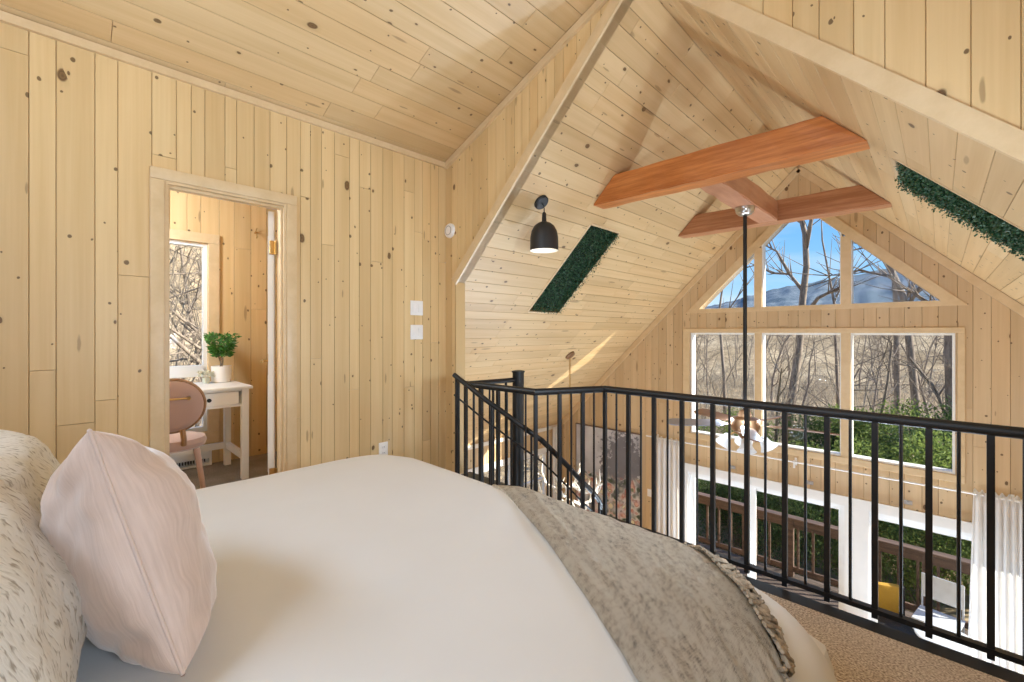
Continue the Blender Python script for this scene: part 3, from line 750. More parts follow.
# ------------------------------------------------------------------ ceiling fan on its long rod
FX, FY = -1.265, 4.32
fan = thing('ceiling_fan', 'ceiling fan on a long black rod with white bell shades, beyond the railing', 'ceiling fan', (FX, FY, 2.326))
def rel(z): return z-2.326
bm = bmesh.new(); lathe(bm, [(.012, -.075), (.05, -.07), (.075, -.045), (.082, -.012), (.082, 0)][::1], 28); link('canopy', bm, M['nickel'], fan, True)
bm = bmesh.new(); tube(bm, [(0, 0, -.06), (0, 0, rel(.47))], .0165, 14); link('downrod', bm, M['black'], fan, True)
bm = bmesh.new(); lathe(bm, [(.02, rel(.50)), (.045, rel(.49)), (.06, rel(.44)), (.115, rel(.42)), (.125, rel(.36)), (.11, rel(.31)), (.06, rel(.29)), (.055, rel(.26)), (.03, rel(.235))][::-1], 28); link('motor', bm, M['bronze'], fan, True)
for k in range(5):
    a = math.radians(-141+72*k)
    rot = Matrix.Rotation(a, 4, 'Z') @ Matrix.Rotation(math.radians(-14), 4, 'X')
    bm = bmesh.new()
    pts = [(.20, -.05), (.26, -.062), (.62, -.072), (.67, -.055), (.69, 0), (.67, .055), (.62, .072), (.26, .062), (.20, .05)]
    prism(bm, [(x, y, 0) for x, y in pts], (0, 0, .008))
    for v in bm.verts: v.co = rot @ v.co + V((0, 0, rel(.372)))
    b_ = link('blade', bm, M['fan_blade'] if k == 0 else M['fan_blade_brown'], fan)
    bm = bmesh.new()
    prism(bm, [(.10, -.018, -.006), (.17, -.02, -.006), (.27, -.035, -.006), (.27, .035, -.006), (.17, .02, -.006), (.10, .018, -.006)], (0, 0, .006))
    for v in bm.verts: v.co = rot @ v.co + V((0, 0, rel(.372)))
    link('blade_iron', bm, M['bronze'], b_)
FAN_BULBS = []
for k in range(4):
    a = math.radians(20+90*k); ca, sa = math.cos(a), math.sin(a)
    bm = bmesh.new()
    tube(bm, [(ca*.03, sa*.03, rel(.27)), (ca*.085, sa*.085, rel(.285)), (ca*.125, sa*.125, rel(.262))], .009, 8)
    arm = link('lamp_arm', bm, M['brass'], fan, True)
    bm = bmesh.new()
    prof = [(.022, 0), (.032, -.012), (.042, -.05), (.055, -.085), (.078, -.115), (.075, -.113), (.052, -.083), (.038, -.048), (.028, -.012), (.018, -.004)]
    m4 = Matrix.Translation((ca*.13, sa*.13, rel(.265))) @ Matrix.Rotation(a, 4, 'Z') @ Matrix.Rotation(math.radians(-32), 4, 'Y')
    lathe(bm, prof, 24, m4, False, False)
    link('glass_shade', bm, M['opal'], arm, True)
    FAN_BULBS.append((FX+ca*.165, FY+sa*.165, .415))

# ------------------------------------------------------------------ black lamp on the left slope
LX, LY, LZ = -2.296, 2.69, 2.244
lamp = thing('pendant_lamp', 'black dome pendant lamp hanging from the left roof slope', 'lamp', (LX, LY, LZ))
nrm = V((S2, 0, -S2))
bm = bmesh.new()
m4 = Matrix.Translation(V((0, 0, 0))) @ nrm.to_track_quat('Z', 'Y').to_matrix().to_4x4()
lathe(bm, [(.062, .0), (.062, .016), (.054, .024), (.012, .027)], 28, m4); link('canopy', bm, M['black_matte'], lamp, True)
bm = bmesh.new(); cxm = .035
tube(bm, [nrm*.022, nrm*.034+V((0, 0, -.004)), V((cxm, 0, -.06)), V((cxm, 0, -.10))], .0045, 8)
tube(bm, [V((cxm, 0, -.09)), V((cxm, 0, -.10)), V((cxm, 0, -.165)), V((cxm, 0, -.178))], [.010, .016, .019, .03], 14)
link('cord', bm, M['black_matte'], lamp, True)
bm = bmesh.new(); zt = -.165
prof = [(.02, 0), (.05, -.012), (.08, -.036), (.101, -.075), (.111, -.125), (.113, -.232), (.110, -.232), (.108, -.125), (.098, -.078), (.077, -.040), (.048, -.017), (.018, -.005)]
lathe(bm, prof[:6], 36, Matrix.Translation((cxm, 0, zt)), True, False); sh = link('lamp_shade', bm, M['black_matte'], lamp, True)
bm = bmesh.new(); lathe(bm, prof[5:], 36, Matrix.Translation((cxm, 0, zt)), False, True); link('shade_lining', bm, M['enamel'], sh, True)
bm = bmesh.new(); lathe(bm, [(.012, -.06), (.016, -.09), (.033, -.125), (.036, -.15), (.025, -.178), (.004, -.186)], 18, Matrix.Translation((cxm, 0, zt))); link('bulb', bm, M['bulb'], lamp, True)

# ------------------------------------------------------------------ loft railing
RH = .84
rail = thing('loft_railing', 'black steel guard railing along the loft edge in front of the gable windows', 'railing', (-1.52, 2.40, 0))
off = V((1.52, -2.40, 0))
A_, B_, C_ = V((-2.36, 1.965, RH)), V((-1.735, 1.985, RH)), V((-1.517, 2.40, RH))
E_ = V((ER-1.1, 2.375, RH))
bm = bmesh.new(); tube(bm, [p+off for p in (A_, B_, C_)]+[E_+off], .0215, 12); link('handrail', bm, M['black'], rail, True)
bm = bmesh.new(); dz = V((0, 0, -RH+.032))
for a, b in ((A_, B_), (B_, C_), (C_, E_)): bar(bm, a+dz+off, b+dz+off, .020, .032, Z)
link('bottom_rail', bm, M['black'], rail)
bm = bmesh.new(); box(bm, V((-1.56, 2.364, -.18))+off, V((ER-1.1, 2.388, -.03))+off); link('stringer', bm, M['black'], rail)
def balusters(a, b, n, start=0, skip_last=False):
    for i in range(n+1):
        if skip_last and i == n: continue
        p = a+(b-a)*(i/n); bm = bmesh.new()
        thick = (i+start) % 2 == 0
        q = V((p.x, p.y, 0))+off
        r = .0135 if thick else .0062
        d = (b-a).normalized()
        if thick:
            bar(bm, q+V((0, 0, .0)), q+V((0, 0, RH-.01)), .021, .021, d)
        else:
            tube(bm, [q+V((0, 0, .03)), q+V((0, 0, RH-.01))], r, 8)
        link('baluster', bm, M['black'], rail)
nC = 24
balusters(C_, C_+(E_-C_).normalized()*.0825*nC, nC)
balusters(A_, B_, 8, 0, True); balusters(B_, C_, 6, 0, True)

# ------------------------------------------------------------------ spiral stair
PX, PY, PR = -2.29, 2.42, .0
st = thing('spiral_stair', 'black spiral stair with thick centre post going down from the loft', 'stair', (PX, PY, ZF))
so = V((-PX, -PY, -ZF))
bm = bmesh.new(); tube(bm, [(0, 0, 0), (0, 0, .905-ZF)], .044, 20); link('center_post', bm, M['black'], st, True)
bm = bmesh.new(); lathe(bm, [(.050, .895-ZF), (.050, .905-ZF), (.03, .910-ZF)], 20); link('post_cap', bm, M['black'], st, True)
SRD = .62
def hz(deg):   # handrail height along the turn
    pts = [(-92, .935), (-78, .861), (-56, .71), (-33, .529), (-5, .229), (26, -.036)]
    if deg <= pts[0][0]: return pts[0][1]
    for (a, za), (b, zb_) in zip(pts, pts[1:]):
        if deg <= b: return za+(zb_-za)*(deg-a)/(b-a)
    return pts[-1][1]-(deg-26)*.0083
def hp_(deg, dz=0, r=SRD): a = math.radians(deg); return V((r*math.cos(a), r*math.sin(a), hz(deg)+dz-ZF))
degs = [-89+4*i for i in range(75)]
bm = bmesh.new(); tube(bm, [hp_(d) for d in degs], .0165, 10); link('handrail', bm, M['black'], st, True)
bm = bmesh.new(); tube(bm, [hp_(d, -.13) for d in degs], .006, 8); link('mid_rail', bm, M['black'], st, True)
for i in range(13):
    d0 = -88+i*23.0
    zt_ = hz(d0+10)-.86-ZF
    if zt_ < .05: break
    bm = bmesh.new()
    a0, a1 = math.radians(d0), math.radians(d0+29)
    prism(bm, [V((.04*math.cos(a0), .04*math.sin(a0), zt_))]+[V(((SRD+.03)*math.cos(a0+(a1-a0)*k/5), (SRD+.03)*math.sin(a0+(a1-a0)*k/5), zt_)) for k in range(6)]+[V((.04*math.cos(a1), .04*math.sin(a1), zt_))], (0, 0, -.035))
    link('tread', bm, M['black'], st)
    for dd in (3, 14.5):
        bm = bmesh.new(); p = hp_(d0+dd); tube(bm, [V((p.x, p.y, zt_)), p], .0075, 8); link('baluster', bm, M['black'], st)
# level guard between the railing corner and the post
bm = bmesh.new(); tube(bm, [A_+so+V((0, 0, -.0)), V((0, 0, RH-ZF))], .018, 10); link('landing_rail', bm, M['black'], st, True)
for i in range(1, 4):
    p = (A_+so).lerp(V((0, 0, RH-ZF)), i/4); bm = bmesh.new()
    tube(bm, [V((p.x, p.y, .02-ZF)), p], .010, 8); link('baluster', bm, M['black'], st)
bm = bmesh.new()
prism(bm, [V((-2.90, 1.80, .0))+so, V((-2.36, 1.93, 0))+so, V((-2.27, 2.46, 0))+so, V((-2.90, 2.46, 0))+so], (0, 0, -.03)); link('landing', bm, M['black'], st)
bm = bmesh.new(); p = hp_(-87); tube(bm, [V((p.x, p.y, .0-ZF)), p], .0105, 8); link('baluster', bm, M['black'], st)

# ------------------------------------------------------------------ bed, duvet, throw, pillows
BX0, BX1, BYH, BYF, BZ = -2.16, -.10, -.93, 1.29, .60
bed = thing('bed', 'bed under the white duvet beside the camera', 'bed', ((BX0+BX1)/2, 0, 0))
bo = V((-(BX0+BX1)/2, 0, 0))
bm = bmesh.new(); box(bm, V((BX0+.06, BYH+.02, .27))+bo, V((BX1-.06, BYF-.10, .535))+bo, .05); link('mattress', bm, M['mattress'], bed, True)
bm = bmesh.new(); box(bm, V((BX0+.08, BYH+.02, .17))+bo, V((BX1-.08, BYF-.12, .265))+bo, .01); link('frame', bm, M['walnut'], bed)
for x in (BX0+.14, BX1-.14):
    for y in (BYH+.1, BYF-.2):
        bm = bmesh.new(); tube(bm, [V((x, y, .0))+bo, V((x, y, .17))+bo], [.025, .035], 12); link('leg', bm, M['walnut'], bed)
bm = bmesh.new(); box(bm, V((BX0, BYH-.06, 0))+bo, V((BX1, BYH, 1.0))+bo, .02); link('headboard', bm, M['walnut'], bed)

CR, RAD = .22, .14      # plan corner radius of the flat top, radius of the roll-over
ix0, ix1, iy1 = BX0+RAD, BX1-RAD, BYF-RAD
def drape(p, q, lift=0.0):
    """point of the duvet for cloth coordinates (p, q): flat on the bed, rolling over the sides"""
    cx = min(max(p, ix0+CR), ix1-CR); cy = min(q, iy1-CR)
    dx, dy = p-cx, q-cy
    d = math.hypot(dx, dy)
    n = V((dx/d, dy/d, 0)) if d > 1e-9 else V((0, 0, 0))
    e = d-CR
    # soft crown of the filling and slow ripples
    edge = min(p-BX0, BX1-p, BYF-q)
    crown = .018*(1-math.exp(-max(edge, 0)*4))
    rip = .006*noise.noise(V((p*2.3, q*2.9, 1.7)))+.003*noise.noise(V((p*7+q*5, q*2.2-p*1.5, 4.2)))
    h = BZ-.012+crown+rip+lift
    if e <= 0: return V((p, q, h))
    L = RAD*PI/2
    r = RAD+lift
    fl = noise.noise(V((p*3.1, q*3.1, 7.7)))
    if e < L:
        a = e/RAD
        return V((cx, cy, 0))+n*(CR+r*math.sin(a))+V((0, 0, h-RAD*(1-math.cos(a))))
    s = e-L
    out = .10*s+fl*.05*min(1, s*4)
    return V((cx, cy, 0))+n*(CR+r+out)+V((0, 0, h-RAD-s))
def sheet(bm, f, nu, nv, uvs=None, thick=0):
    vs = [[bm.verts.new(f(i/nu, j/nv)) for j in range(nv+1)] for i in range(nu+1)]
    uvl = bm.loops.layers.uv.verify()
    for i in range(nu):
        for j in range(nv):
            fc = bm.faces.new((vs[i][j], vs[i+1][j], vs[i+1][j+1], vs[i][j+1]))
            for l, (a, b) in zip(fc.loops, ((i, j), (i+1, j), (i+1, j+1), (i, j+1))):
                l[uvl].uv = uvs(a/nu, b/nv) if uvs else (a/nu, b/nv)
    return vs
def solid(o, t, off=-1):
    m = o.modifiers.new('thickness', 'SOLIDIFY'); m.thickness = t; m.offset = off
    return o
dropL = .46
bm = bmesh.new(); keepers.append(bm)
pr = (BX0-RAD*(PI/2-1)-dropL+RAD, BX1+RAD*(PI/2-1)+dropL-RAD); qr = (BYH+.02, BYF+RAD*(PI/2-1)+dropL-RAD)
sheet(bm, lambda u, v: drape(pr[0]+(pr[1]-pr[0])*u, qr[0]+(qr[1]-qr[0])*v), 120, 110)
dv = link('duvet', bm, M['duvet'], smooth='all'); solid(dv, .03)
tag(dv, 'smooth white duvet spread over the bed', 'duvet')

# throw: a folded woven blanket laid across the foot corner
Pl = [(-1.40, 1.335), (-1.30, 1.23), (-1.05, 1.10), (-.79, .955), (-.51, .78), (-.36, .675), (-.10, .48), (.16, .28)]
Ql = [(-1.32, 1.80), (-1.06, 1.72), (-.84, 1.56), (-.62, 1.36), (-.44, 1.21), (-.29, 1.05), (-.195, .87), (-.10, .55)]
def poly_at(Lst, t):
    t = min(max(t, 0), 1)*(len(Lst)-1); i = min(int(t), len(Lst)-2); f = t-i
    def cr(k): return V((*Lst[min(max(k, 0), len(Lst)-1)], 0))
    p0, p1, p2, p3 = cr(i-1), cr(i), cr(i+1), cr(i+2)
    return .5*((2*p1)+(p2-p0)*f+(2*p0-5*p1+4*p2-p3)*f*f+(3*p1-p0-3*p2+p3)*f**3)
def throw_pt(u, v, extra=0):
    a, b = poly_at(Pl, u), poly_at(Ql, u); c = a.lerp(b, v)
    edge = min(v, 1-v, u*2.5, 1)*1.0
    th = .010+.022*(1-math.exp(-edge*14))
    fold = .010*noise.noise(V((c.x*5+c.y*9, c.y*1.5-c.x*.8, 2.1)))+.007*noise.noise(V((v*14+.6*math.sin(u*5), u*2.2, 8)))+.008*math.exp(-((v-.52)/.05)**2)*(.5+noise.noise(V((u*5, 0, 3))))+.004*noise.noise(V((c.x*16, c.y*16, 5)))
    return drape(c.x, c.y, max(.008, th+fold)+extra)
bm = bmesh.new(); keepers.append(bm)
sheet(bm, throw_pt, 110, 60, lambda u, v: (u*1.9, v*.62))
tb = link('throw_blanket', bm, M['knit'], smooth='all'); solid(tb, .016, -1)
tag(tb, 'taupe woven throw with shaggy fringe laid over the foot corner of the bed', 'throw')
bm = bmesh.new(); rf = random.Random(8)
for i in range(460):
    u = .06+.93*i/460+rf.uniform(-.002, .002)
    p = throw_pt(u, 1.0, .002); q = throw_pt(u, .96, .002); d = (p-q)
    d = d.normalized() if d.length > 1e-6 else V((0, 0, -1))
    L = rf.uniform(.05, .10)
    t = (throw_pt(min(u+.01, 1), 1)-throw_pt(u-.01, 1)).normalized()
    up = d.cross(t).normalized()
    if up.z < 0: up = -up
    s = rf.gauss(0, .8); k = rf.uniform(.0, 1.1)
    p = p-d*rf.uniform(0, .035)
    pts = [p-d*.02+up*.004, p+d*L*.4+t*s*L*.3+up*k*.02, p+d*L*.75+t*s*L*.6+up*(k*.02-.004)+V((0, 0, -.006)), p+d*L+t*s*L*.9+V((0, 0, -.016))]
    tube(bm, pts, [.0036, .0042, .0036, .0022], 5)
fr = link('fringe', bm, M['yarn'], tb, True); fr['kind'] = 'stuff'

def pillow(name, W, H, T, mat, frame, label, cat, seed=0, floor=None, pinch=.10, nu=44, nv=44, seam=None, puff=.42, back=1, bside=-1):
    """stuffed pillow; frame = 4x4 with local x = width, y = height, z = thickness"""
    bm = bmesh.new(); keepers.append(bm)
    uvl = bm.loops.layers.uv.verify()
    def P(a, b, s):
        x = a*W/2*(1-pinch*(1-b*b)*abs(a)**3); y = b*H/2*(1-pinch*(1-a*a)*abs(b)**3)
        k = max(0, (1-a*a))*max(0, (1-b*b))
        z = s*T/2*(k**puff)*(back if s == bside else 1)
        w = noise.noise(V((a*1.7+seed, b*1.7, s*2)))*.02*min(1, k*4)
        r = math.hypot(a, b)
        w += .007*noise.noise(V((a*6+seed, b*6, s)))*min(1, k*3)
        # gathers running in from the corners
        cr = max(0, abs(a)+abs(b)-1.15)
        w += .014*cr*math.sin(14*math.atan2(abs(b)-.2, abs(a)-.2)+seed)*min(1, k*10)
        p = frame @ V((x, y, z+s*w))
        if floor is not None and p.z < floor: p.z = floor+(p.z-floor)*.08
        return p
    g = lambda i: math.sin((i/nu-.5)*PI) if True else i
    for s in (1, -1):
        vs = [[bm.verts.new(P(g(i), g(j), s)) for j in range(nv+1)] for i in range(nu+1)]
        for i in range(nu):
            for j in range(nv):
                q = (vs[i][j], vs[i+1][j], vs[i+1][j+1], vs[i][j+1])
                idx = ((i, j), (i+1, j), (i+1, j+1), (i, j+1))
                if s < 0: q = q[::-1]; idx = idx[::-1]
                fc = bm.faces.new(q)
                for l, (a, b) in zip(fc.loops, idx): l[uvl].uv = (a/nu+(s < 0)*1.37, b/nv)
    bmesh.ops.remove_doubles(bm, verts=bm.verts, dist=.0004)
    edge = [P(g(i), -1, 1) for i in range(nu+1)]+[P(1, g(j), 1) for j in range(1, nv+1)]+[P(g(nu-i), 1, 1) for i in range(1, nu+1)]+[P(-1, g(nv-j), 1) for j in range(1, nv+1)]
    o = link(name, bm, mat, smooth='all'); tag(o, label, cat)
    bm = bmesh.new(); tube(bm, edge, .0035, 6, caps=False); link('seam', bm, mat, o, 'all')
    return o
BS = -1
def frm(c, wx, hy):
    wx = V(wx).normalized(); hy = V(hy); hy = (hy-wx*hy.dot(wx)).normalized(); n = wx.cross(hy)
    m = Matrix((wx, hy, n)).transposed().to_4x4(); m.translation = V(c); return m
pillow('throw_pillow', .46, .42, .25, M['pink'], frm((-1.15, .09, .777), (-.96, .02, -.30), (0, -.25, 1)), 'dusty pink velvet throw pillow standing in front of the patterned pillows', 'pillow', 3, .604, .06, back=.72, bside=BS)
pillow('patterned_pillow', .62, .42, .26, M['sham'], frm((-1.05, -.115, .775), (-1, .03, -.03), (0, -.38, 1)), 'ivory pillow with grey dash pattern nearest the camera, in the lower left corner', 'pillow', 7, .604, .06)
pillow('patterned_pillow', .58, .40, .26, M['sham'], frm((-1.62, -.095, .750), (-1, .03, .0), (0, -.36, 1)), 'ivory pillow with grey dash pattern on the far side, peeking over the nearer one', 'pillow', 12, .604, .06)
# ------------------------------------------------------------------ study furniture
dk = thing('writing_desk', 'small white writing desk under the study window', 'desk', (-4.33, .62, 0))
def dbox(bm, x0, x1, y0, y1, z0, z1, b=0): box(bm, (x0+4.33, y0-.62, z0), (x1+4.33, y1-.62, z1), b)
bm = bmesh.new(); dbox(bm, -4.64, -4.02, .13, 1.10, .74, .762, .004); link('desk_top', bm, M['white_paint'], dk, True)
bm = bmesh.new(); dbox(bm, -4.61, -4.065, .18, .20, .60, .74); dbox(bm, -4.61, -4.065, 1.045, 1.065, .60, .74); dbox(bm, -4.61, -4.59, .18, 1.065, .60, .74); dbox(bm, -4.08, -4.06, .18, 1.06, .60, .62); dbox(bm, -4.08, -4.06, .18, 1.06, .725, .74); link('apron', bm, M['white_paint'], dk)
bm = bmesh.new(); dbox(bm, -4.45, -4.05, .235, 1.005, .622, .722, .003); dr_ = link('drawer', bm, M['white_paint'], dk)
for y in (.42, .80):
    bm = bmesh.new(); lathe(bm, [(.006, 0), (.007, .012), (.015, .018), (.015, .028), (.008, .032)], 16, Matrix.Translation((-4.05+4.33, y-.62, .672)) @ Matrix.Rotation(PI/2, 4, 'Y')); link('knob', bm, M['black'], dr_, True)
for x0 in (-4.625, -4.09):
    for y0 in (.155, 1.025):
        bm = bmesh.new(); dbox(bm, x0, x0+.05, y0, y0+.05, .008, .74, .003); link('leg', bm, M['white_paint'], dk)
bm = bmesh.new(); dbox(bm, -4.575, -4.09, 1.035, 1.065, .16, .215); dbox(bm, -4.575, -4.09, .165, .195, .16, .215); dbox(bm, -4.615, -4.585, .205, 1.025, .16, .215); link('stretcher', bm, M['white_paint'], dk)

ch = thing('desk_chair', 'round-backed dusty pink velvet chair at the white desk', 'chair', (-3.70, .525, .008), math.radians(82))
# local: +y is the way the chair faces, rotated towards the desk
def mk(fn, name, mat, parent, sm=True):
    bm = bmesh.new(); fn(bm); return link(name, bm, M[mat], parent, sm)
tilt = Matrix.Translation((0, -.17, .715)) @ Matrix.Rotation(math.radians(8), 4, 'X') @ Matrix.Rotation(PI/2, 4, 'X')
bk = mk(lambda bm: lathe(bm, [(.02, -.034), (.11, -.032), (.152, -.024), (.167, -.012), (.167, .012), (.152, .024), (.11, .032), (.02, .034)], 48, tilt), 'backrest', 'pink_chair', ch)
def ring(bm):
    pts = [tilt @ V((.172*math.cos(2*PI*k/56), .172*math.sin(2*PI*k/56), .0)) for k in range(57)]
    tube(bm, pts, .011, 10, caps=False)
mk(ring, 'back_rim', 'bronze', bk)
def grip(bm):
    tube(bm, [tilt @ V((x, .06, .058)) for x in (-.085, .085)], .0065, 10)
    for x in (-.085, .085): tube(bm, [tilt @ V((x, .06, .02)), tilt @ V((x, .06, .066))], [.008, .011], 12)
mk(grip, 'back_handle', 'brass', bk)
for x in (-.06, .06): mk(lambda bm: tube(bm, [(x, -.19, .46), (x, -.205, .50), (x*.9, -.19, .56)], .016, 8), 'back_support', 'bronze', ch)
def seat(bm): lathe(bm, [(.03, .40), (.155, .402), (.185, .418), (.195, .445), (.185, .475), (.145, .488), (.03, .492)], 44, Matrix.Translation((0, .03, 0)) @ Matrix.Diagonal((1, .98, 1, 1)))
mk(seat, 'seat', 'pink_chair', ch)
for sx in (-1, 1):
    for yy in (-.11, .17):
        mk(lambda bm: tube(bm, [(sx*.13, yy, .41), (sx*.185, yy*1.55-.02, 0)], [.020, .0115], 12), 'leg', 'pink_chair', ch)

pt = thing('potted_topiary', 'small leafy plant in an off-white pot on the white desk', 'potted plant', (-4.53, .99, .762))
mk(lambda bm: lathe(bm, [(.066, 0), (.073, .004), (.077, .14), (.070, .14), (.066, .12), (.01, .12)], 32), 'pot', 'plate', pt)
def stems(bm):
    for a in (0, 2.1, 4.2): tube(bm, [(.012*math.cos(a), .012*math.sin(a), .118), (.01*math.cos(a+1.5), .01*math.sin(a+1.5), .17), (.03*math.cos(a+2.5), .03*math.sin(a+2.5), .26)], [.006, .005, .003], 6)
mk(stems, 'stem', 'bark_pale', pt)
def leaf_quad(bm, p, d, L, w, rnd):
    s = d.cross(V((rnd.gauss(0, 1), rnd.gauss(0, 1), rnd.gauss(0, 1))))
    if s.length < 1e-6: return
    s.normalize(); n = d.cross(s)*L*.12
    a = [p, p+d*L*.35+s*w-n, p+d*L+n*.3, p+d*L*.35-s*w-n]
    vs = [bm.verts.new(x) for x in a]; bm.faces.new(vs)
M['plant_leaf'] = flat('houseplant leaf', (.06, .20, .03), .4, var=.5, scale=40)
def crown(bm):
    r = random.Random(4)
    for i in range(520):
        z = r.uniform(0, 1); R = (.055+.075*z)*math.sqrt(r.random()); a = r.uniform(0, 2*PI)
        p = V((R*math.cos(a), R*math.sin(a), .225+.19*z)); d = V((math.cos(a)+r.gauss(0, .6), math.sin(a)+r.gauss(0, .6), r.gauss(.3, .5))).normalized()
        leaf_quad(bm, p, d, r.uniform(.03, .05), .012, r)
mk(crown, 'foliage', 'plant_leaf', pt, False)
fl = thing('flower_jar', 'tiny glass jar of pale flowers beside the plant pot', 'flower jar', (-4.50, .872, .762))
M['jar_glass'] = flat('frosted jar glass', (.62, .66, .58), .2)
mk(lambda bm: lathe(bm, [(.022, 0), (.026, .004), (.028, .035), (.020, .05), (.017, .05), (.02, .01)], 20), 'jar', 'jar_glass', fl)
def blooms(bm):
    r = random.Random(2)
    for i in range(150):
        a = r.uniform(0, 2*PI); R = .055*math.sqrt(r.random()); z = .065+.045*r.random()-.25*R
        p = V((R*math.cos(a), R*math.sin(a), z)); leaf_quad(bm, p, V((math.cos(a)+r.gauss(0, .6), math.sin(a)+r.gauss(0, .6), r.gauss(.5, .5))).normalized(), .024, .009, r)
M['bloom'] = flat('pale blossom', (.74, .72, .60), .7, var=.25, scale=60)
mk(blooms, 'blossoms', 'bloom', fl, False)
ht = thing('baseboard_heater', 'white electric baseboard heater along the study wall behind the desk', 'heater', (SX+.003, .2, .01))
def heat(bm):
    box(bm, (0, -.75, .0), (.012, .745, .17)); box(bm, (0, -.75, .155), (.065, .745, .172), .004); box(bm, (.058, -.75, .065), (.066, .745, .172), .002)
    box(bm, (0, .73, 0), (.068, .75, .172), .002); box(bm, (0, -.75, 0), (.068, -.73, .172), .002); box(bm, (.02, -.75, 0), (.062, .745, .018), .002)
mk(heat, 'casing', 'vinyl', ht, False)
mk(lambda bm: [box(bm, (.014, -.72+i*.02, .03), (.05, -.716+i*.02, .075)) for i in range(72)], 'fins', 'black_matte', ht, False)
hk = bmesh.new(); tube(hk, [(SX+.0, 1.32, 2.16), (SX+.012, 1.32, 2.16)], .012, 10); tube(hk, [(SX+.01, 1.32, 2.165), (SX+.035, 1.32, 2.15), (SX+.04, 1.32, 2.10), (SX+.055, 1.32, 2.115)], .004, 8)
tube(hk, [(SX+.01, 1.32, 2.165), (SX+.03, 1.32, 2.19), (SX+.045, 1.32, 2.195)], .004, 8)
tag(link('coat_hook', hk, M['brass'], None, True), 'small brass coat hook high on the study wall', 'hook')

# ------------------------------------------------------------------ plates on the wall
def plate(name, y, z, w, h, label, cat, kind):
    t = thing(name, label, cat, (XL, y, z))
    bm = bmesh.new(); box(bm, (0, -w/2, -h/2), (.007, w/2, h/2), .003); link('plate', bm, M['plate'], t, True)
    if kind == 'switch':
        for o in (-.028, .028) if w > .1 else (0,):
            bm = bmesh.new(); box(bm, (.006, o-.016, -.033), (.010, o+.016, .033), .002); link('rocker', bm, M['plate'], t, True)
    else:
        for o in (-.022, .022):
            bm = bmesh.new(); box(bm, (.006, -.015, o-.014), (.009, .015, o+.014), .003); so_ = link('socket', bm, M['plate'], t, True)
            bm = bmesh.new()
            for q in (-.006, .006): box(bm, (.0085, q-.0012, o-.004), (.0094, q+.0012, o+.006))
            link('slot', bm, M['black_matte'], so_)
plate('light_switch', 2.02, 1.395, .118, .118, 'upper white switch plate on the left wall by the loft edge', 'light switch', 'switch')
plate('light_switch', 2.02, 1.199, .118, .118, 'lower white switch plate on the left wall by the loft edge', 'light switch', 'switch')
plate('wall_outlet', 1.722, .30, .075, .118, 'white outlet plate low on the left wall just above the duvet', 'outlet', 'outlet')
bm = bmesh.new(); mm = Matrix.Translation((-2.985, YC, 2.06)) @ Matrix.Rotation(PI/2, 4, 'X')
lathe(bm, [(.062, 0), (.062, .010), (.054, .022), (.03, .026), (.005, .026)], 32, mm); sd = tag(link('smoke_detector', bm, M['plate'], None, True), 'round white detector on the cheek wall beside the roof slope', 'smoke detector')
bm = bmesh.new()
lathe(bm, [(.034, .0215), (.034, .0262), (.041, .0258), (.041, .0210)], 24, mm, False, False)
link('vent', bm, M['grey_plate'], sd)

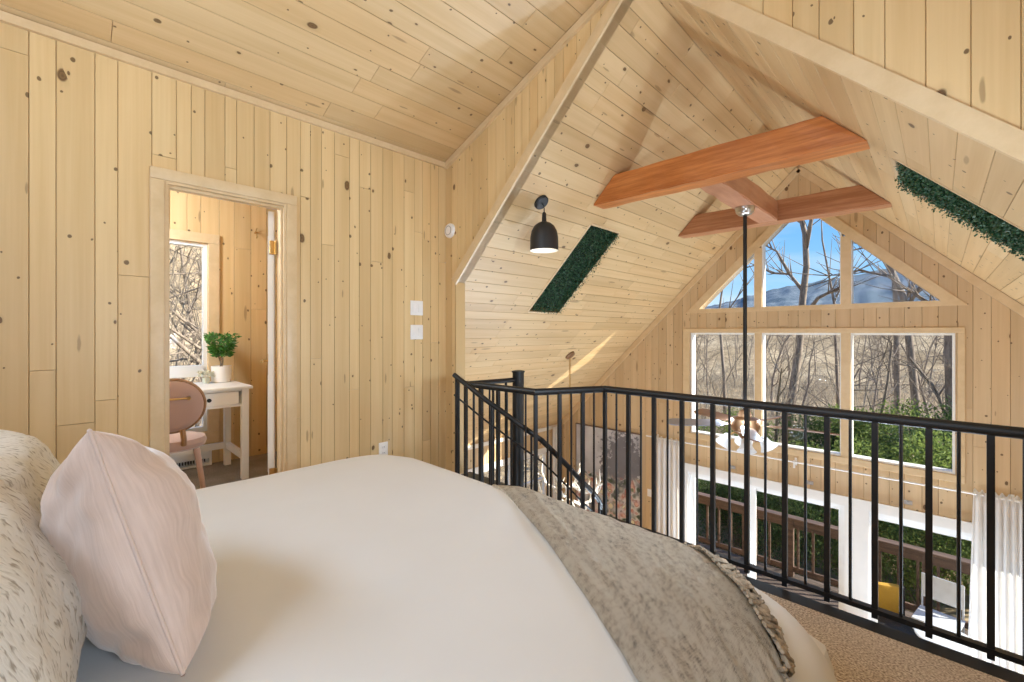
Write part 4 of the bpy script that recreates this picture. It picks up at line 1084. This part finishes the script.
# ------------------------------------------------------------------ gable wall dressing
pa = thing('painting', 'large dark framed floral painting on the gable wall by the sliding doors', 'painting', (-3.995, YG-.006, -1.30))
w_, h_ = 1.25, 1.78
def art_mat():
    m, nt, b = new_mat('floral canvas')
    tc = N(nt, 'ShaderNodeTexCoord'); sp = N(nt, 'ShaderNodeSeparateXYZ'); lk(nt, tc.outputs['Object'], sp.inputs[0])
    n1 = N(nt, 'ShaderNodeTexNoise'); n1.inputs['Scale'].default_value = 2.4; n1.inputs['Detail'].default_value = 7; lk(nt, tc.outputs['Object'], n1.inputs['Vector'])
    n2 = N(nt, 'ShaderNodeTexNoise'); n2.inputs['Scale'].default_value = 17; n2.inputs['Detail'].default_value = 7; lk(nt, tc.outputs['Object'], n2.inputs['Vector'])
    base = ramp(nt, n1.outputs['Fac'], [(.3, (.32, .32, .35)), (.5, (.52, .51, .54)), (.72, (.68, .66, .67))])
    # dark leafy mass on the right
    dx = math_(nt, 'SUBTRACT', sp.outputs[0], .30); dz = math_(nt, 'SUBTRACT', sp.outputs[2], .30)
    dd = math_(nt, 'SQRT', math_(nt, 'ADD', math_(nt, 'POWER', math_(nt, 'ABSOLUTE', dx), 2), math_(nt, 'MULTIPLY', math_(nt, 'POWER', math_(nt, 'ABSOLUTE', dz), 2), .45)))
    mk1 = math_(nt, 'MULTIPLY', math_(nt, 'SUBTRACT', math_(nt, 'SUBTRACT', n2.outputs['Fac'], .02), math_(nt, 'MULTIPLY', dd, 1.15)), 9, True)
    c = mix_(nt, math_(nt, 'MULTIPLY', mk1, .8), base, (.075, .07, .085))
    vo = N(nt, 'ShaderNodeTexVoronoi'); vo.inputs['Scale'].default_value = 12; vo.feature = 'SMOOTH_F1'; lk(nt, tc.outputs['Object'], vo.inputs['Vector'])
    sc = N(nt, 'ShaderNodeSeparateColor'); lk(nt, vo.outputs['Color'], sc.inputs[0])
    fc = ramp(nt, sc.outputs[0], [(.2, (.05, .07, .04)), (.38, (.62, .58, .52)), (.52, (.42, .13, .09)), (.62, (.66, .42, .33)), (.75, (.12, .14, .07)), (.85, (.68, .60, .40))])
    fz = math_(nt, 'ADD', math_(nt, 'MULTIPLY', sp.outputs[2], -1.0), math_(nt, 'MULTIPLY', n1.outputs['Fac'], .5))
    mk2 = math_(nt, 'MULTIPLY', math_(nt, 'SUBTRACT', math_(nt, 'ADD', fz, math_(nt, 'MULTIPLY', n2.outputs['Fac'], .35)), .26), 9, True)
    c = mix_(nt, math_(nt, 'MULTIPLY', mk2, math_(nt, 'SUBTRACT', 1.5, math_(nt, 'MULTIPLY', vo.outputs['Distance'], 1.9), True)), c, fc)
    lk(nt, c, b.inputs['Base Color']); b.inputs['Roughness'].default_value = .55
    return m
M['art'] = art_mat()
mk(lambda bm: box(bm, (-w_/2+.012, -.030, -h_/2+.012), (w_/2-.012, 0, h_/2-.012)), 'canvas', 'art', pa, False)
def pframe(bm):
    for a in ((-w_/2, -w_/2+.012, -h_/2, h_/2), (w_/2-.012, w_/2, -h_/2, h_/2), (-w_/2, w_/2, h_/2-.012, h_/2), (-w_/2, w_/2, -h_/2, -h_/2+.012)): box(bm, (a[0], -.038, a[2]), (a[1], 0, a[3]))
mk(pframe, 'frame', 'walnut', pa, False)
rod = thing('curtain_rod', 'long thin white curtain rod above the sliding doors', 'curtain rod', (-1.0, YG, -.40))
mk(lambda bm: tube(bm, [(-2.25, -.09, 0), (2.6, -.09, 0)], .0105, 10), 'rod', 'white_paint', rod)
for x in (-2.1, -.29, 1.5):
    def br_(bm):
        box(bm, (x-.012, -.006, -.06), (x+.012, 0, .035)); tube(bm, [(x, 0, -.0), (x, -.09, -.012)], .006, 8); box(bm, (x-.010, -.10, -.075), (x+.010, -.078, .018), .003)
    mk(br_, 'bracket', 'white_paint', rod, False)
def curtain(x0, x1, zt, zb, n, label, spread=1.0, seed=0):
    bm = bmesh.new(); keepers.append(bm)
    cx = (x0+x1)/2
    def f(u, v):
        w = 1+(spread-1)*v
        x = cx+(x0+(x1-x0)*u-cx)*w
        ph = u*n*2*PI+.8*noise.noise(V((u*3, seed, v*1.2)))
        return V((x, YG-.09+.017*math.sin(ph)*(1+.25*noise.noise(V((u*5, v*2, seed)))), zt+(zb-zt)*v+.012*math.sin(ph)*(1-v)))
    sheet(bm, f, n*12, 24)
    o = link('curtain', bm, M['curtain'], smooth='all'); solid(o, .003)
    return tag(o, label, 'curtain')
curtain(-3.10, -2.72, -.385, ZF+.02, 5, 'gathered white curtain at the left end of the sliding doors', 1.05, 1)
curtain(.235, .33, -.36, ZF+.02, 2, 'narrow white curtain strip flaring down in front of the right sliding door', 2.3, 4)
curtain(.365, .56, -.36, ZF+.02, 4, 'wider white curtain panel at the right sliding door', 1.1, 6)
for x in (-2.03, -1.142, -.25, .52):
    bm = bmesh.new(); box(bm, (x-.035, YG-.010, -.665), (x+.035, YG, -.62), .003); box(bm, (x-.012, YG-.022, -.655), (x+.012, YG-.008, -.63), .003)
    tag(link('wall_bracket', bm, M['grey_plate'], None, True), 'small grey steel bracket plate on the boards between window and sliding doors', 'bracket', 'steel brackets above the sliding doors')
bm = bmesh.new(); xx = -3.24; box(bm, (xx-.036, YG-.008, -1.36), (xx+.036, YG, -1.245), .003); op = tag(link('light_switch', bm, M['plate'], None, True), 'pale switch plate on the boards right of the painting', 'light switch')
bm = bmesh.new(); box(bm, (xx-.012, YG-.013, -1.33), (xx+.012, YG-.007, -1.275), .002); link('rocker', bm, M['plate'], op)
# white curtain at the side window
bm = bmesh.new(); keepers.append(bm)
def cf(u, v): return V((EL+.07+.028*math.sin(u*8*PI), 6.10+.26*u, -.49+(ZF+.52)*v))
sheet(bm, cf, 48, 12); o = link('curtain', bm, M['curtain'], smooth='all'); solid(o, .003); tag(o, 'white curtain at the side window corner behind the stair', 'curtain')

# antler chandelier
AX, AY = -3.657, 4.90
an = thing('antler_chandelier', 'white antler chandelier hanging below the roof slope behind the stair', 'chandelier', (AX, AY, -1.05))
bm = bmesh.new(); lathe(bm, [(.075, 0), (.07, .02), (.02, .03)], 24, Matrix.Translation((0, 0, AX+4.54+1.05)) @ nrm.to_track_quat('Z', 'Y').to_matrix().to_4x4()); link('canopy', bm, M['bronze'], an, True)
bm = bmesh.new(); zz = AX+4.54+1.05
tube(bm, [(0, 0, zz-.02), (0, 0, .35)], .004, 6)
k = 0
while zz-.04-k*.03 > .36:
    z0 = zz-.04-k*.03
    pts = [V((.010*math.cos(t*PI/4)*(1 if k % 2 else .3), .010*math.cos(t*PI/4)*(.3 if k % 2 else 1), z0-.015+.017*math.sin(t*PI/4))) for t in range(9)]
    tube(bm, pts, .0026, 5, caps=False); k += 1
link('chain', bm, M['brass'], an)
M['antler'] = flat('bleached antler', (.83, .80, .74), .5, var=.05)
for k in range(8):
    a = k*PI/4+.2; lo = k % 2
    ca, sa = math.cos(a), math.sin(a)
    def antl(bm):
        P = lambda r, z, s=0: V((ca*r-sa*s, sa*r+ca*s, z))
        b0 = -.10 if lo else .12
        main = [P(.05, b0+.02), P(.18, b0-.06, .03), P(.33, b0-.02, .06), P(.42, b0+.14, .04), P(.44, b0+.32, -.02)]
        tube(bm, main, [.022, .020, .018, .014, .004], 8)
        for (r0, z0, r1, z1, s1) in ((.20, -.055, .24, .10, .10), (.31, -.03, .34, .15, .12), (.40, .08, .50, .20, .07), (.12, -.03, .10, .10, -.05)):
            tube(bm, [P(r0, b0+z0, .03), P((r0+r1)/2+.02, b0+(z0+z1)/2-.02, .03+s1*.6), P(r1, b0+z1, s1)], [.014, .011, .003], 7)
    mk(antl, 'antler', 'antler', an)
mk(lambda bm: tube(bm, [(0, 0, -.16), (0, 0, .36)], [.03, .012], 12), 'stem', 'bronze', an)

# ------------------------------------------------------------------ outside: deck, patio things
dkf = struct(planks('deck_floor', (0, 0, -3.02), X, Y, Z, [rect(-7, 5, YG+.16, 8.95)], M['deck_wood'], seed=71, widths=(.14,)), 'weathered deck boards'); dkf['kind'] = 'structure'
M['rail_wood'] = streak('dark brown deck rail', (.17, .105, .075), (.07, .045, .034), (1, 8, 8), rough=.6, noise_scale=2)
dr0 = thing('deck_railing', 'dark brown timber deck railing outside the sliding doors', 'railing', (-1, 8.8, -3.0))
mk(lambda bm: (box(bm, (-6, -.08, .98), (6, .08, 1.02), .006), box(bm, (-6, -.03, .84), (6, .02, .98))), 'top_rail', 'rail_wood', dr0, False)
mk(lambda bm: box(bm, (-6, -.02, .08), (6, .02, .17)), 'bottom_rail', 'rail_wood', dr0, False)
for i in range(8):
    mk(lambda bm: box(bm, (-6+i*12/7-.05, -.05, 0), (-6+i*12/7+.05, .05, .98)), 'post', 'rail_wood', dr0, False)
for i in range(56):
    mk(lambda bm: box(bm, (-5.9+i*.215-.017, -.035, .1), (-5.9+i*.215+.017, -.005, .90)), 'baluster', 'rail_wood', dr0, False)
M['yellow'] = flat('mustard cushion', (.50, .28, .03), .8)
M['white_metal'] = flat('pale outdoor metal', (.60, .63, .68), .4)
yc = thing('lounge_chair', 'dark lounge chair with a mustard yellow back cushion on the deck', 'chair', (-.50, 7.80, -3.16), math.radians(205))
mk(lambda bm: (box(bm, (-.30, -.30, .34), (.30, .30, .38)), box(bm, (-.30, -.34, .34), (.30, -.29, .80))), 'frame', 'black_matte', yc, False)
for sx in (-.27, .27):
    for sy in (-.28, .27): mk(lambda bm: tube(bm, [(sx, sy, .36), (sx*1.05, sy*1.08, 0)], .018, 8), 'leg', 'black_matte', yc)
mk(lambda bm: box(bm, (-.27, -.26, .38), (.27, .28, .46), .03), 'seat_cushion', 'black_matte', yc)
mk(lambda bm: box(bm, (-.25, -.29, .46), (.25, -.17, .86), .06), 'back_cushion', 'yellow', yc)
wt = thing('patio_table', 'pale metal patio table on the deck behind the railing bars', 'table', (.06, 7.22, -3.0))
mk(lambda bm: lathe(bm, [(.27, .60), (.29, .605), (.29, .625), (.27, .63)], 40), 'table_top', 'white_metal', wt)
for k in range(4):
    a = k*PI/2+.5; mk(lambda bm: tube(bm, [(.18*math.cos(a), .18*math.sin(a), .60), (.24*math.cos(a), .24*math.sin(a), 0)], .013, 8), 'leg', 'white_metal', wt)
wc = thing('patio_chair', 'white metal patio chair on the deck beside the mustard chair', 'chair', (-.02, 8.0, -3.0), math.radians(170))
mk(lambda bm: box(bm, (-.22, -.22, .43), (.22, .22, .455), .008), 'seat', 'white_metal', wc, False)
mk(lambda bm: box(bm, (-.21, -.24, .58), (.21, -.22, .90), .008), 'backrest', 'white_metal', wc, False)
for sx in (-.20, .20):
    mk(lambda bm: tube(bm, [(sx, .20, .44), (sx, .23, 0)], .011, 8), 'leg', 'white_metal', wc)
    mk(lambda bm: tube(bm, [(sx, -.235, .88), (sx, -.22, .44), (sx, -.25, 0)], .011, 8), 'leg', 'white_metal', wc)

# ------------------------------------------------------------------ outside: ground, ridge, woods
def gh(x, y):
    ty = max(0, y-9); tx = max(0, -x-7)
    z = -3.65+.00052*ty*ty+(.0085*tx*tx+.03*tx)*max(0, 1-max(0, y-4)/28)
    return z+.35*noise.noise(V((x*.07, y*.07, 0)))+.10*noise.noise(V((x*.4, y*.4, 3)))
bm = bmesh.new(); keepers.append(bm)
nx, ny = 110, 110
gx_ = lambda i: -75+120*(i/nx)**1.0
gy_ = lambda j: -40+170*(j/ny)
vs = [[None]*(ny+1) for _ in range(nx+1)]
for i in range(nx+1):
    for j in range(ny+1):
        x, y = gx_(i), gy_(j); z = gh(x, y)
        vs[i][j] = bm.verts.new((x, y, z))
for i in range(nx):
    for j in range(ny):
        x, y = gx_(i), gy_(j)
        bm.faces.new((vs[i][j], vs[i+1][j], vs[i+1][j+1], vs[i][j+1]))
g = struct(link('ground', bm, M['ground'], smooth='all'), 'leaf covered woodland ground')
# wooded ridge across the valley: crest heights by bearing from the house
prof = [(-.72, 8), (-.62, 9), (-.50, 12), (-.42, 14.2), (-.34, 18), (-.29, 21), (-.24, 24.5), (-.17, 27), (-.09, 29.5), (-.04, 33), (.0, 36), (.06, 37), (.15, 34), (.3, 30), (.5, 26)]
def crest(t):
    for (a, za), (b, zb_) in zip(prof, prof[1:]):
        if t <= b: return za+(zb_-za)*(t-a)/(b-a)
    return prof[-1][1]
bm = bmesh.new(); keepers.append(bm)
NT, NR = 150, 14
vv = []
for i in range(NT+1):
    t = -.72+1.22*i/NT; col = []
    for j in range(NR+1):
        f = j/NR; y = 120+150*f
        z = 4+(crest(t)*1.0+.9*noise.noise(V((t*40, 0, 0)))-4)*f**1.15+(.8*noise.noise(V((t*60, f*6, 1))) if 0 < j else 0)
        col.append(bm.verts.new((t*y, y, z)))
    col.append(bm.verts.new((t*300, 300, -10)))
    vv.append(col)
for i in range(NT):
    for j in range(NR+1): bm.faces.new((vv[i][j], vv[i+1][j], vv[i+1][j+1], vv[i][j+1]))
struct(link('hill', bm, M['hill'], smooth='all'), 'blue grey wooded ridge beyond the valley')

def tree_mesh(seed, h, r0, spread=1.0, twigs=1.0):
    rnd = random.Random(seed); bm = bmesh.new()
    def grow(p, d, L, r, lev):
        n = 5 if lev == 0 else 4 if lev == 1 else 3
        pts = [p.copy()]; rs = [r]
        for i in range(n):
            d = (d+V((rnd.gauss(0, .12), rnd.gauss(0, .12), rnd.gauss(.03 if lev else .02, .08)))*(1+.6*lev)).normalized()
            p = p+d*L/n; pts.append(p.copy()); rs.append(r*(1-(i+1)/n*(.62 if lev == 0 else .75)))
        tube(bm, pts, rs, 7 if lev == 0 else 5 if lev == 1 else 3, caps=False)
        if lev >= 3: return
        cnt = [9, 6, 5][lev]
        if lev == 2: cnt = int(cnt*twigs)
        for k in range(cnt):
            t = rnd.uniform(.28 if lev == 0 else .15, 1.0); i = min(int(t*n), n-1); q = pts[i].lerp(pts[i+1], t*n-i)
            ax = (pts[i+1]-pts[i]).normalized(); x_, y_ = frame_of(ax); a = rnd.uniform(0, 2*PI)
            ang = rnd.uniform(.45, 1.15)*spread
            dd = (ax*math.cos(ang)+(x_*math.cos(a)+y_*math.sin(a))*math.sin(ang)).normalized()
            if lev == 0: dd.z = abs(dd.z)*.8+.1
            dd.normalize()
            rr = rs[i]*rnd.uniform(.35, .6)
            grow(q, dd, L*rnd.uniform(.32, .55), max(rr, .004), lev+1)
    grow(V((0, 0, -.3)), V((rnd.gauss(0, .06), rnd.gauss(0, .06), 1)).normalized(), h, r0, 0)
    me = bpy.data.meshes.new('bare_tree'); bm.to_mesh(me); bm.free()
    for p in me.polygons: p.use_smooth = True
    return me
tms = [tree_mesh(s, h, r) for s, h, r in ((1, 11, .16), (2, 13, .20), (3, 9, .11), (4, 12, .14), (5, 8, .08), (6, 10, .12))]
for i, me in enumerate(tms): me.materials.append(M['bark'] if i in (0, 1) else M['bark_pale'] if i in (2, 4) else M['bark'])
rt = random.Random(77)
def put_tree(x, y, me, label, group, s=1.0):
    o = bpy.data.objects.new('bare_tree', me); C.objects.link(o)
    o.location = (x, y, gh(x, y)); o.rotation_euler = (0, 0, rt.uniform(0, 2*PI)); o.scale = (s, s, s)
    return tag(o, label, 'tree', group)
cnt = 0
while cnt < 120:
    y = 13+57*rt.random()**.9; t = rt.uniform(-.60, .14); x = t*y+rt.uniform(-2, 2); me = rt.choice(tms); sc_ = (1.0+y*rt.uniform(.02, .085)-gh(x, y))/max(v.co.z for v in me.vertices)
    put_tree(x, y, me, 'leafless tree in the woods beyond the gable windows', 'leafless trees beyond the gable windows', sc_); cnt += 1
cnt = 0
while cnt < 34:
    x = -9-26*rt.random()**1.1; y = -x*rt.uniform(.02, .30)+rt.uniform(-1, 1)
    put_tree(x, y, rt.choice(tms[2:]), 'leafless tree close outside the study window', 'leafless trees outside the study', rt.uniform(.5, .8)); cnt += 1
for i in range(10):
    x = -9-16*rt.random(); y = -x*rt.uniform(.75, 1.2)
    put_tree(x, y, rt.choice(tms), 'leafless tree beyond the low side window', 'leafless trees beyond the side window', rt.uniform(.5, .8))
# two trees one can tell apart
def traced(name, pts, rads, branches, label, mat):
    bm = bmesh.new(); tube(bm, pts, rads, 9, caps=True)
    for b, r in branches: tube(bm, b, r, 6, caps=True)
    rnd = random.Random(len(pts))
    for b, r in branches:      # side twigs
        for k in range(16):
            i = rnd.randrange(len(b)-1); p = V(b[i]).lerp(V(b[i+1]), rnd.random()); d = (V(b[i+1])-V(b[i])).normalized()
            q = (d+V((rnd.gauss(0, .6), rnd.gauss(0, .6), rnd.gauss(.3, .5)))).normalized(); L = rnd.uniform(.5, 1.7)
            tube(bm, [p, p+q*L*.5+V((0, 0, .05)), p+q*L+V((0, 0, .2))], [.018, .012, .005], 4)
    return tag(link(name, bm, mat, None, 'all'), label, 'tree')
ty = 19.0
G3 = lambda x, z, dy=0: V((x, ty+dy, z))
base = gh(-3.65, ty)
traced('bare_tree', [G3(-4.2, base-.2), G3(-3.95, -1.2), G3(-3.72, .8), G3(-3.62, 2.4), G3(-3.5, 3.6), G3(-3.55, 4.8), G3(-3.75, 5.8), G3(-4.05, 6.8), G3(-4.2, 8.2)], [.17, .15, .125, .115, .105, .09, .07, .05, .02],
    [([G3(-3.6, 2.7), G3(-4.1, 3.4, .3), G3(-4.7, 3.5, .4), G3(-5.3, 3.9, .5), G3(-5.8, 3.8, .6)], [.065, .055, .042, .03, .012]),
     ([G3(-3.53, 4.2), G3(-3.3, 5.3, -.2), G3(-3.35, 6.4, -.3), G3(-3.1, 7.6, -.3)], [.09, .065, .045, .02]),
     ([G3(-3.6, 5.2), G3(-4.2, 5.7, .3), G3(-4.9, 5.8, .4), G3(-5.5, 6.3, .4)], [.07, .05, .035, .015]),
     ([G3(-4.05, 3.4), G3(-4.5, 4.3, .2), G3(-5.2, 4.8, .3)], [.06, .04, .015]),
     ([G3(-3.68, 1.6), G3(-3.1, 2.4, -.3), G3(-2.5, 2.7, -.5), G3(-2.0, 3.3, -.5)], [.08, .06, .04, .015])],
    'tall crooked leafless tree in the middle of the peaked window', M['bark'])
ty = 15.0
base = gh(.3, ty)
traced('bare_tree', [G3(.33, base-.3), G3(.30, -1), G3(.26, 1.2), G3(.22, 3.5), G3(.1, 6.5)], [.235, .215, .20, .18, .12],
    [([G3(.24, 2.3), G3(-.4, 3.2, .4), G3(-1.2, 3.6, .6), G3(-2.0, 3.5, .8)], [.09, .06, .04, .015]), ([G3(.24, 1.6), G3(-.3, 2.0, .3), G3(-.9, 2.6, .5)], [.06, .04, .015])],
    'thick dark straight trunk at the right edge of the right window', M['bark'])
ty = 17.0
base = gh(-.5, ty)
traced('bare_tree', [G3(-.35, base-.2), G3(-.50, -.8), G3(-.73, 2.1), G3(-1.15, 3.4), G3(-1.5, 5.2)], [.11, .10, .085, .07, .03],
    [([G3(-.70, 1.9), G3(-.2, 2.9, .2), G3(.1, 4.0, .3)], [.05, .035, .012]), ([G3(-.95, 2.8), G3(-1.8, 3.1, .2), G3(-2.6, 3.0, .2)], [.05, .03, .012])],
    'leafless tree leaning left in the right triangle of the peaked window', M['bark'])
ty = 18.0
base = gh(-.9, ty)
traced('bare_tree', [G3(-1.0, base-.2), G3(-.95, -.6), G3(-.98, 2.2), G3(-1.08, 3.5), G3(-.9, 5.4)], [.09, .085, .07, .055, .02],
    [([G3(-.97, 1.8), G3(-.5, 2.8, .2), G3(-.4, 3.9, .3)], [.045, .03, .012])],
    'slim upright leafless tree in the right triangle of the peaked window', M['bark'])
ty = 22.0
base = gh(-3.2, ty)
traced('bare_tree', [G3(-2.9, base-.2), G3(-3.0, -.6), G3(-3.1, 2.4), G3(-3.5, 5.0), G3(-3.55, 6.4)], [.07, .06, .045, .03, .01],
    [([G3(-3.1, 2.4), G3(-2.7, 3.6, .2), G3(-2.75, 4.9, .3)], [.03, .02, .01])],
    'thin sapling right of the crooked tree in the peaked window', M['bark'])
ty = 20.0
base = gh(-6.4, ty)
traced('bare_tree', [G3(-6.6, base-.2), G3(-6.7, -.6), G3(-6.9, 2.0), G3(-6.75, 3.2), G3(-6.6, 4.4)], [.08, .07, .05, .035, .01],
    [([G3(-6.9, 1.6), G3(-6.2, 2.7, .2), G3(-5.4, 3.9, .3)], [.04, .025, .01])],
    'small leafless tree in the left triangle of the peaked window', M['bark'])
# brushwood
bm = bmesh.new(); rw = random.Random(12)
for i in range(5200):
    if i % 3:
        y = 12+34*rw.random()**1.3; x = y*rw.uniform(-.58, .12)
    else:
        x = -8.5-18*rw.random()**1.2; y = -x*rw.uniform(0, .32) if i % 2 else -x*rw.uniform(.7, 1.3)
    p = V((x, y, gh(x, y)-.05)); L = rw.uniform(.8, 2.6); d = V((rw.gauss(0, .45), rw.gauss(0, .3), 1)).normalized()
    q = p+d*L*.5; e = q+(d+V((rw.gauss(0, .5), rw.gauss(0, .4), 0))).normalized()*L*.5
    r = rw.uniform(.006, .014); tube(bm, [p, q, e], [r, r*.8, r*.3], 3, caps=False)
    for k in range(2):
        s = p.lerp(q, rw.uniform(.4, 1)); dd = (d+V((rw.gauss(0, .8), rw.gauss(0, .6), rw.uniform(0, .5)))).normalized(); tube(bm, [s, s+dd*L*rw.uniform(.2, .45)], [r*.5, r*.2], 3, caps=False)
tag(link('brushwood', bm, M['twig']), 'tangle of thin leafless saplings on the woodland floor', 'brushwood', kind='stuff')
# evergreen shrubs
def shrub_mesh(seed, n, mat):
    r = random.Random(seed); bm = bmesh.new()
    lobes = [(V((r.gauss(0, .5), r.gauss(0, .45), .6+r.random()*1.7)), r.uniform(.45, .8)) for _ in range(9)]
    for i in range(n):
        c, R = r.choice(lobes)
        d = V((r.gauss(0, 1), r.gauss(0, 1), r.gauss(.1, 1))).normalized(); p = c+d*R*(.55+.5*r.random())
        if p.z < .1: p.z = .1+r.random()*.3
        dd = (d*.7+V((r.gauss(0, .6), r.gauss(0, .6), r.gauss(-.1, .5)))).normalized()
        leaf_quad(bm, p, dd, r.uniform(.06, .11), r.uniform(.013, .022), r)
    me = bpy.data.meshes.new('foliage'); bm.to_mesh(me); bm.free(); me.materials.append(mat)
    sb = bmesh.new()
    for c, R in lobes: tube(sb, [V((0, 0, -.15)), V((c.x*.4, c.y*.4, c.z*.5)), c], [.035, .022, .008], 5, caps=False)
    ms = bpy.data.meshes.new('stem'); sb.to_mesh(ms); sb.free(); ms.materials.append(M['bark'])
    return me, ms
sms = [shrub_mesh(s, 7000, M['leaf'] if s != 3 else M['leaf_dark']) for s in (1, 2, 3)]
rs_ = random.Random(31)
def put_shrub(x, y, s, label, group=None):
    t = thing('evergreen_shrub', label, 'shrub', (x, y, gh(x, y)), rs_.uniform(0, 6.2), group); t.scale = (s, s, s)
    me, ms = rs_.choice(sms)
    f = bpy.data.objects.new('foliage', me); C.objects.link(f); f.parent = t
    f = bpy.data.objects.new('stem', ms); C.objects.link(f); f.parent = t
for x, y, s in ((.9, 11.6, 1.05), (-.1, 11.9, 1.12), (-1.1, 12.2, .98), (.5, 13.5, 1.2), (-.6, 14.0, 1.15), (1.9, 12.5, 1.1)):
    put_shrub(x, y, s, 'tall leafy evergreen shrub below the right gable window beyond the deck', 'evergreen shrubs below the right window')
for x, y, s in ((-1.2, 10.3, .62), (-2.2, 10.2, .66), (-3.2, 10.4, .64), (-4.2, 10.2, .62), (-.2, 10.3, .60), (.8, 10.4, .62), (-2.0, 12.0, .84), (-3.0, 12.4, .86), (-4.1, 12.1, .80), (-5.1, 12.6, .82), (-2.5, 14.2, .95), (-3.9, 14.5, .9), (-6.2, 13.0, .78), (-1.6, 14.6, 1.0)):
    put_shrub(x, y, s, 'leafy evergreen shrub behind the deck railing left of centre', 'evergreen shrubs behind the deck railing')
WORLD, SUN, SUND, EXPO = 1.2, 13, (-1.2, -.75, -.70), 0.0
WARM = (.77, .96, 1.17)
LIGHTS = [   # added fill lights, not lamps of the house; all of them stand outside this view
    ('spot', 'bedside wall lamp', (.48, .15, 1.25), (-1, .0, .1), 36, WARM, .12),
    ('spot', 'loft wall lamp', (.48, 1.50, 1.05), (-1, .25, .45), 128, WARM, .15),
    ('area', 'back window daylight', (-1.25, -1.06, 2.30), (0, 1, .08), 1.4, .65, 38, WARM),
    ('spot', 'lower room side lamp', (2.3, 4.3, -1.5), (-1, 0, .2), 90, WARM, .2),
    ('spot', 'lower room uplight', (-1.2, .8, -2.5), (0, .4, 1), 190, WARM, .2),
    ('spot', 'lower room uplight by the doors', (-2.2, 6.0, -2.8), (.15, -.6, 1), 315, WARM, .2),
    ('spot', 'lower room uplight by the doors', (-.2, 6.0, -2.8), (.15, -.6, 1), 315, WARM, .2),
    ('point', 'great room wall lamp', (1.25, 3.0, -.1), 34, WARM, .15),
    ('point', 'lower room lamp', (-2.0, 2.9, -.75), 22, WARM, .15),
    ('point', 'lower wall lamp', (-4.3, 3.3, -1.3), 12, WARM, .12),
    ('point', 'study lamp', (-4.0, -.2, 2.2), 95, WARM, .12),
]
# ------------------------------------------------------------------ light
w = bpy.data.worlds.new('sky'); SC.world = w; w.use_nodes = True
nt = w.node_tree; bg = nt.nodes['Background']
tc = N(nt, 'ShaderNodeTexCoord'); sp = N(nt, 'ShaderNodeSeparateXYZ'); lk(nt, tc.outputs['Generated'], sp.inputs[0])
sky = ramp(nt, sp.outputs[2], [(0.0, (.22, .20, .17)), (.49, (.22, .20, .17))])
el = N(nt, 'ShaderNodeMapRange'); el.inputs[1].default_value = -.02; el.inputs[2].default_value = .5; lk(nt, sp.outputs[2], el.inputs[0])
grad = ramp(nt, el.outputs[0], [(0, (.52, .76, .98)), (.20, (.32, .62, .97)), (.5, (.15, .44, .90)), (1, (.09, .30, .76))])
mp = N(nt, 'ShaderNodeMapping'); mp.inputs['Scale'].default_value = (1.6, 1.6, 7); lk(nt, tc.outputs['Generated'], mp.inputs['Vector'])
cl = N(nt, 'ShaderNodeTexNoise'); cl.inputs['Scale'].default_value = 1.7; cl.inputs['Detail'].default_value = 6; lk(nt, mp.outputs[0], cl.inputs['Vector'])
cf_ = ramp(nt, cl.outputs['Fac'], [(.50, 0), (.72, 1)])
skyc = mix_(nt, math_(nt, 'MULTIPLY', cf_, .40), grad, (.95, .97, 1.0))
below = math_(nt, 'LESS_THAN', sp.outputs[2], -.02)
lk(nt, mix_(nt, below, skyc, (.20, .18, .15)), bg.inputs['Color'])
bg.inputs['Strength'].default_value = WORLD
sun = bpy.data.lights.new('sun', 'SUN'); sun.energy = SUN; sun.angle = math.radians(.6); sun.color = (1, .93, .80)
so_ = bpy.data.objects.new('sun', sun); C.objects.link(so_); so_.rotation_euler = V(SUND).to_track_quat('-Z', 'Y').to_euler(); so_.location = (20, 20, 20)
def area(name, loc, d, sx, sy, e, col):
    l = bpy.data.lights.new(name, 'AREA'); l.shape = 'RECTANGLE'; l.size = sx; l.size_y = sy; l.energy = e; l.color = col
    o = bpy.data.objects.new(name, l); C.objects.link(o); o.location = loc; o.rotation_euler = V(d).to_track_quat('-Z', 'Z').to_euler(); return o
def point(name, loc, e, col, r=.12):
    l = bpy.data.lights.new(name, 'POINT'); l.energy = e; l.color = col; l.shadow_soft_size = r
    o = bpy.data.objects.new(name, l); C.objects.link(o); o.location = loc; return o
def spot(name, loc, d, e, col, r=.15, ang=150):
    l = bpy.data.lights.new(name, 'SPOT'); l.energy = e; l.color = col; l.shadow_soft_size = r; l.spot_size = math.radians(ang); l.spot_blend = 1.0
    o = bpy.data.objects.new(name, l); C.objects.link(o); o.location = loc; o.rotation_euler = V(d).to_track_quat('-Z', 'Z').to_euler(); return o
for f, *a in LIGHTS: {'area': area, 'point': point, 'spot': spot}[f](*a)

for i, p in enumerate(FAN_BULBS): point('fan bulb', p, 4, WARM, .018)
cam = bpy.data.cameras.new('camera'); cam.sensor_width = 36; cam.sensor_fit = 'HORIZONTAL'
cam.lens = 440/1024*36; cam.shift_y = -9/1024; cam.clip_start = .02; cam.clip_end = 1000
co = bpy.data.objects.new('camera', cam); C.objects.link(co); co.location = (0, 0, 1.2)
co.rotation_euler = (PI/2, 0, math.asin(.6975)); SC.camera = co
vs_ = SC.view_settings; vs_.view_transform = 'Standard'; vs_.look = 'None'; vs_.exposure = EXPO; vs_.gamma = 1; vs_.use_curve_mapping = False
SC.cycles.use_denoising = True
SC.cycles.max_bounces = 10; SC.cycles.diffuse_bounces = 6; SC.cycles.glossy_bounces = 4; SC.cycles.transparent_max_bounces = 12
SC.cycles.sample_clamp_indirect = 6; SC.cycles.caustics_reflective = False; SC.cycles.caustics_refractive = False
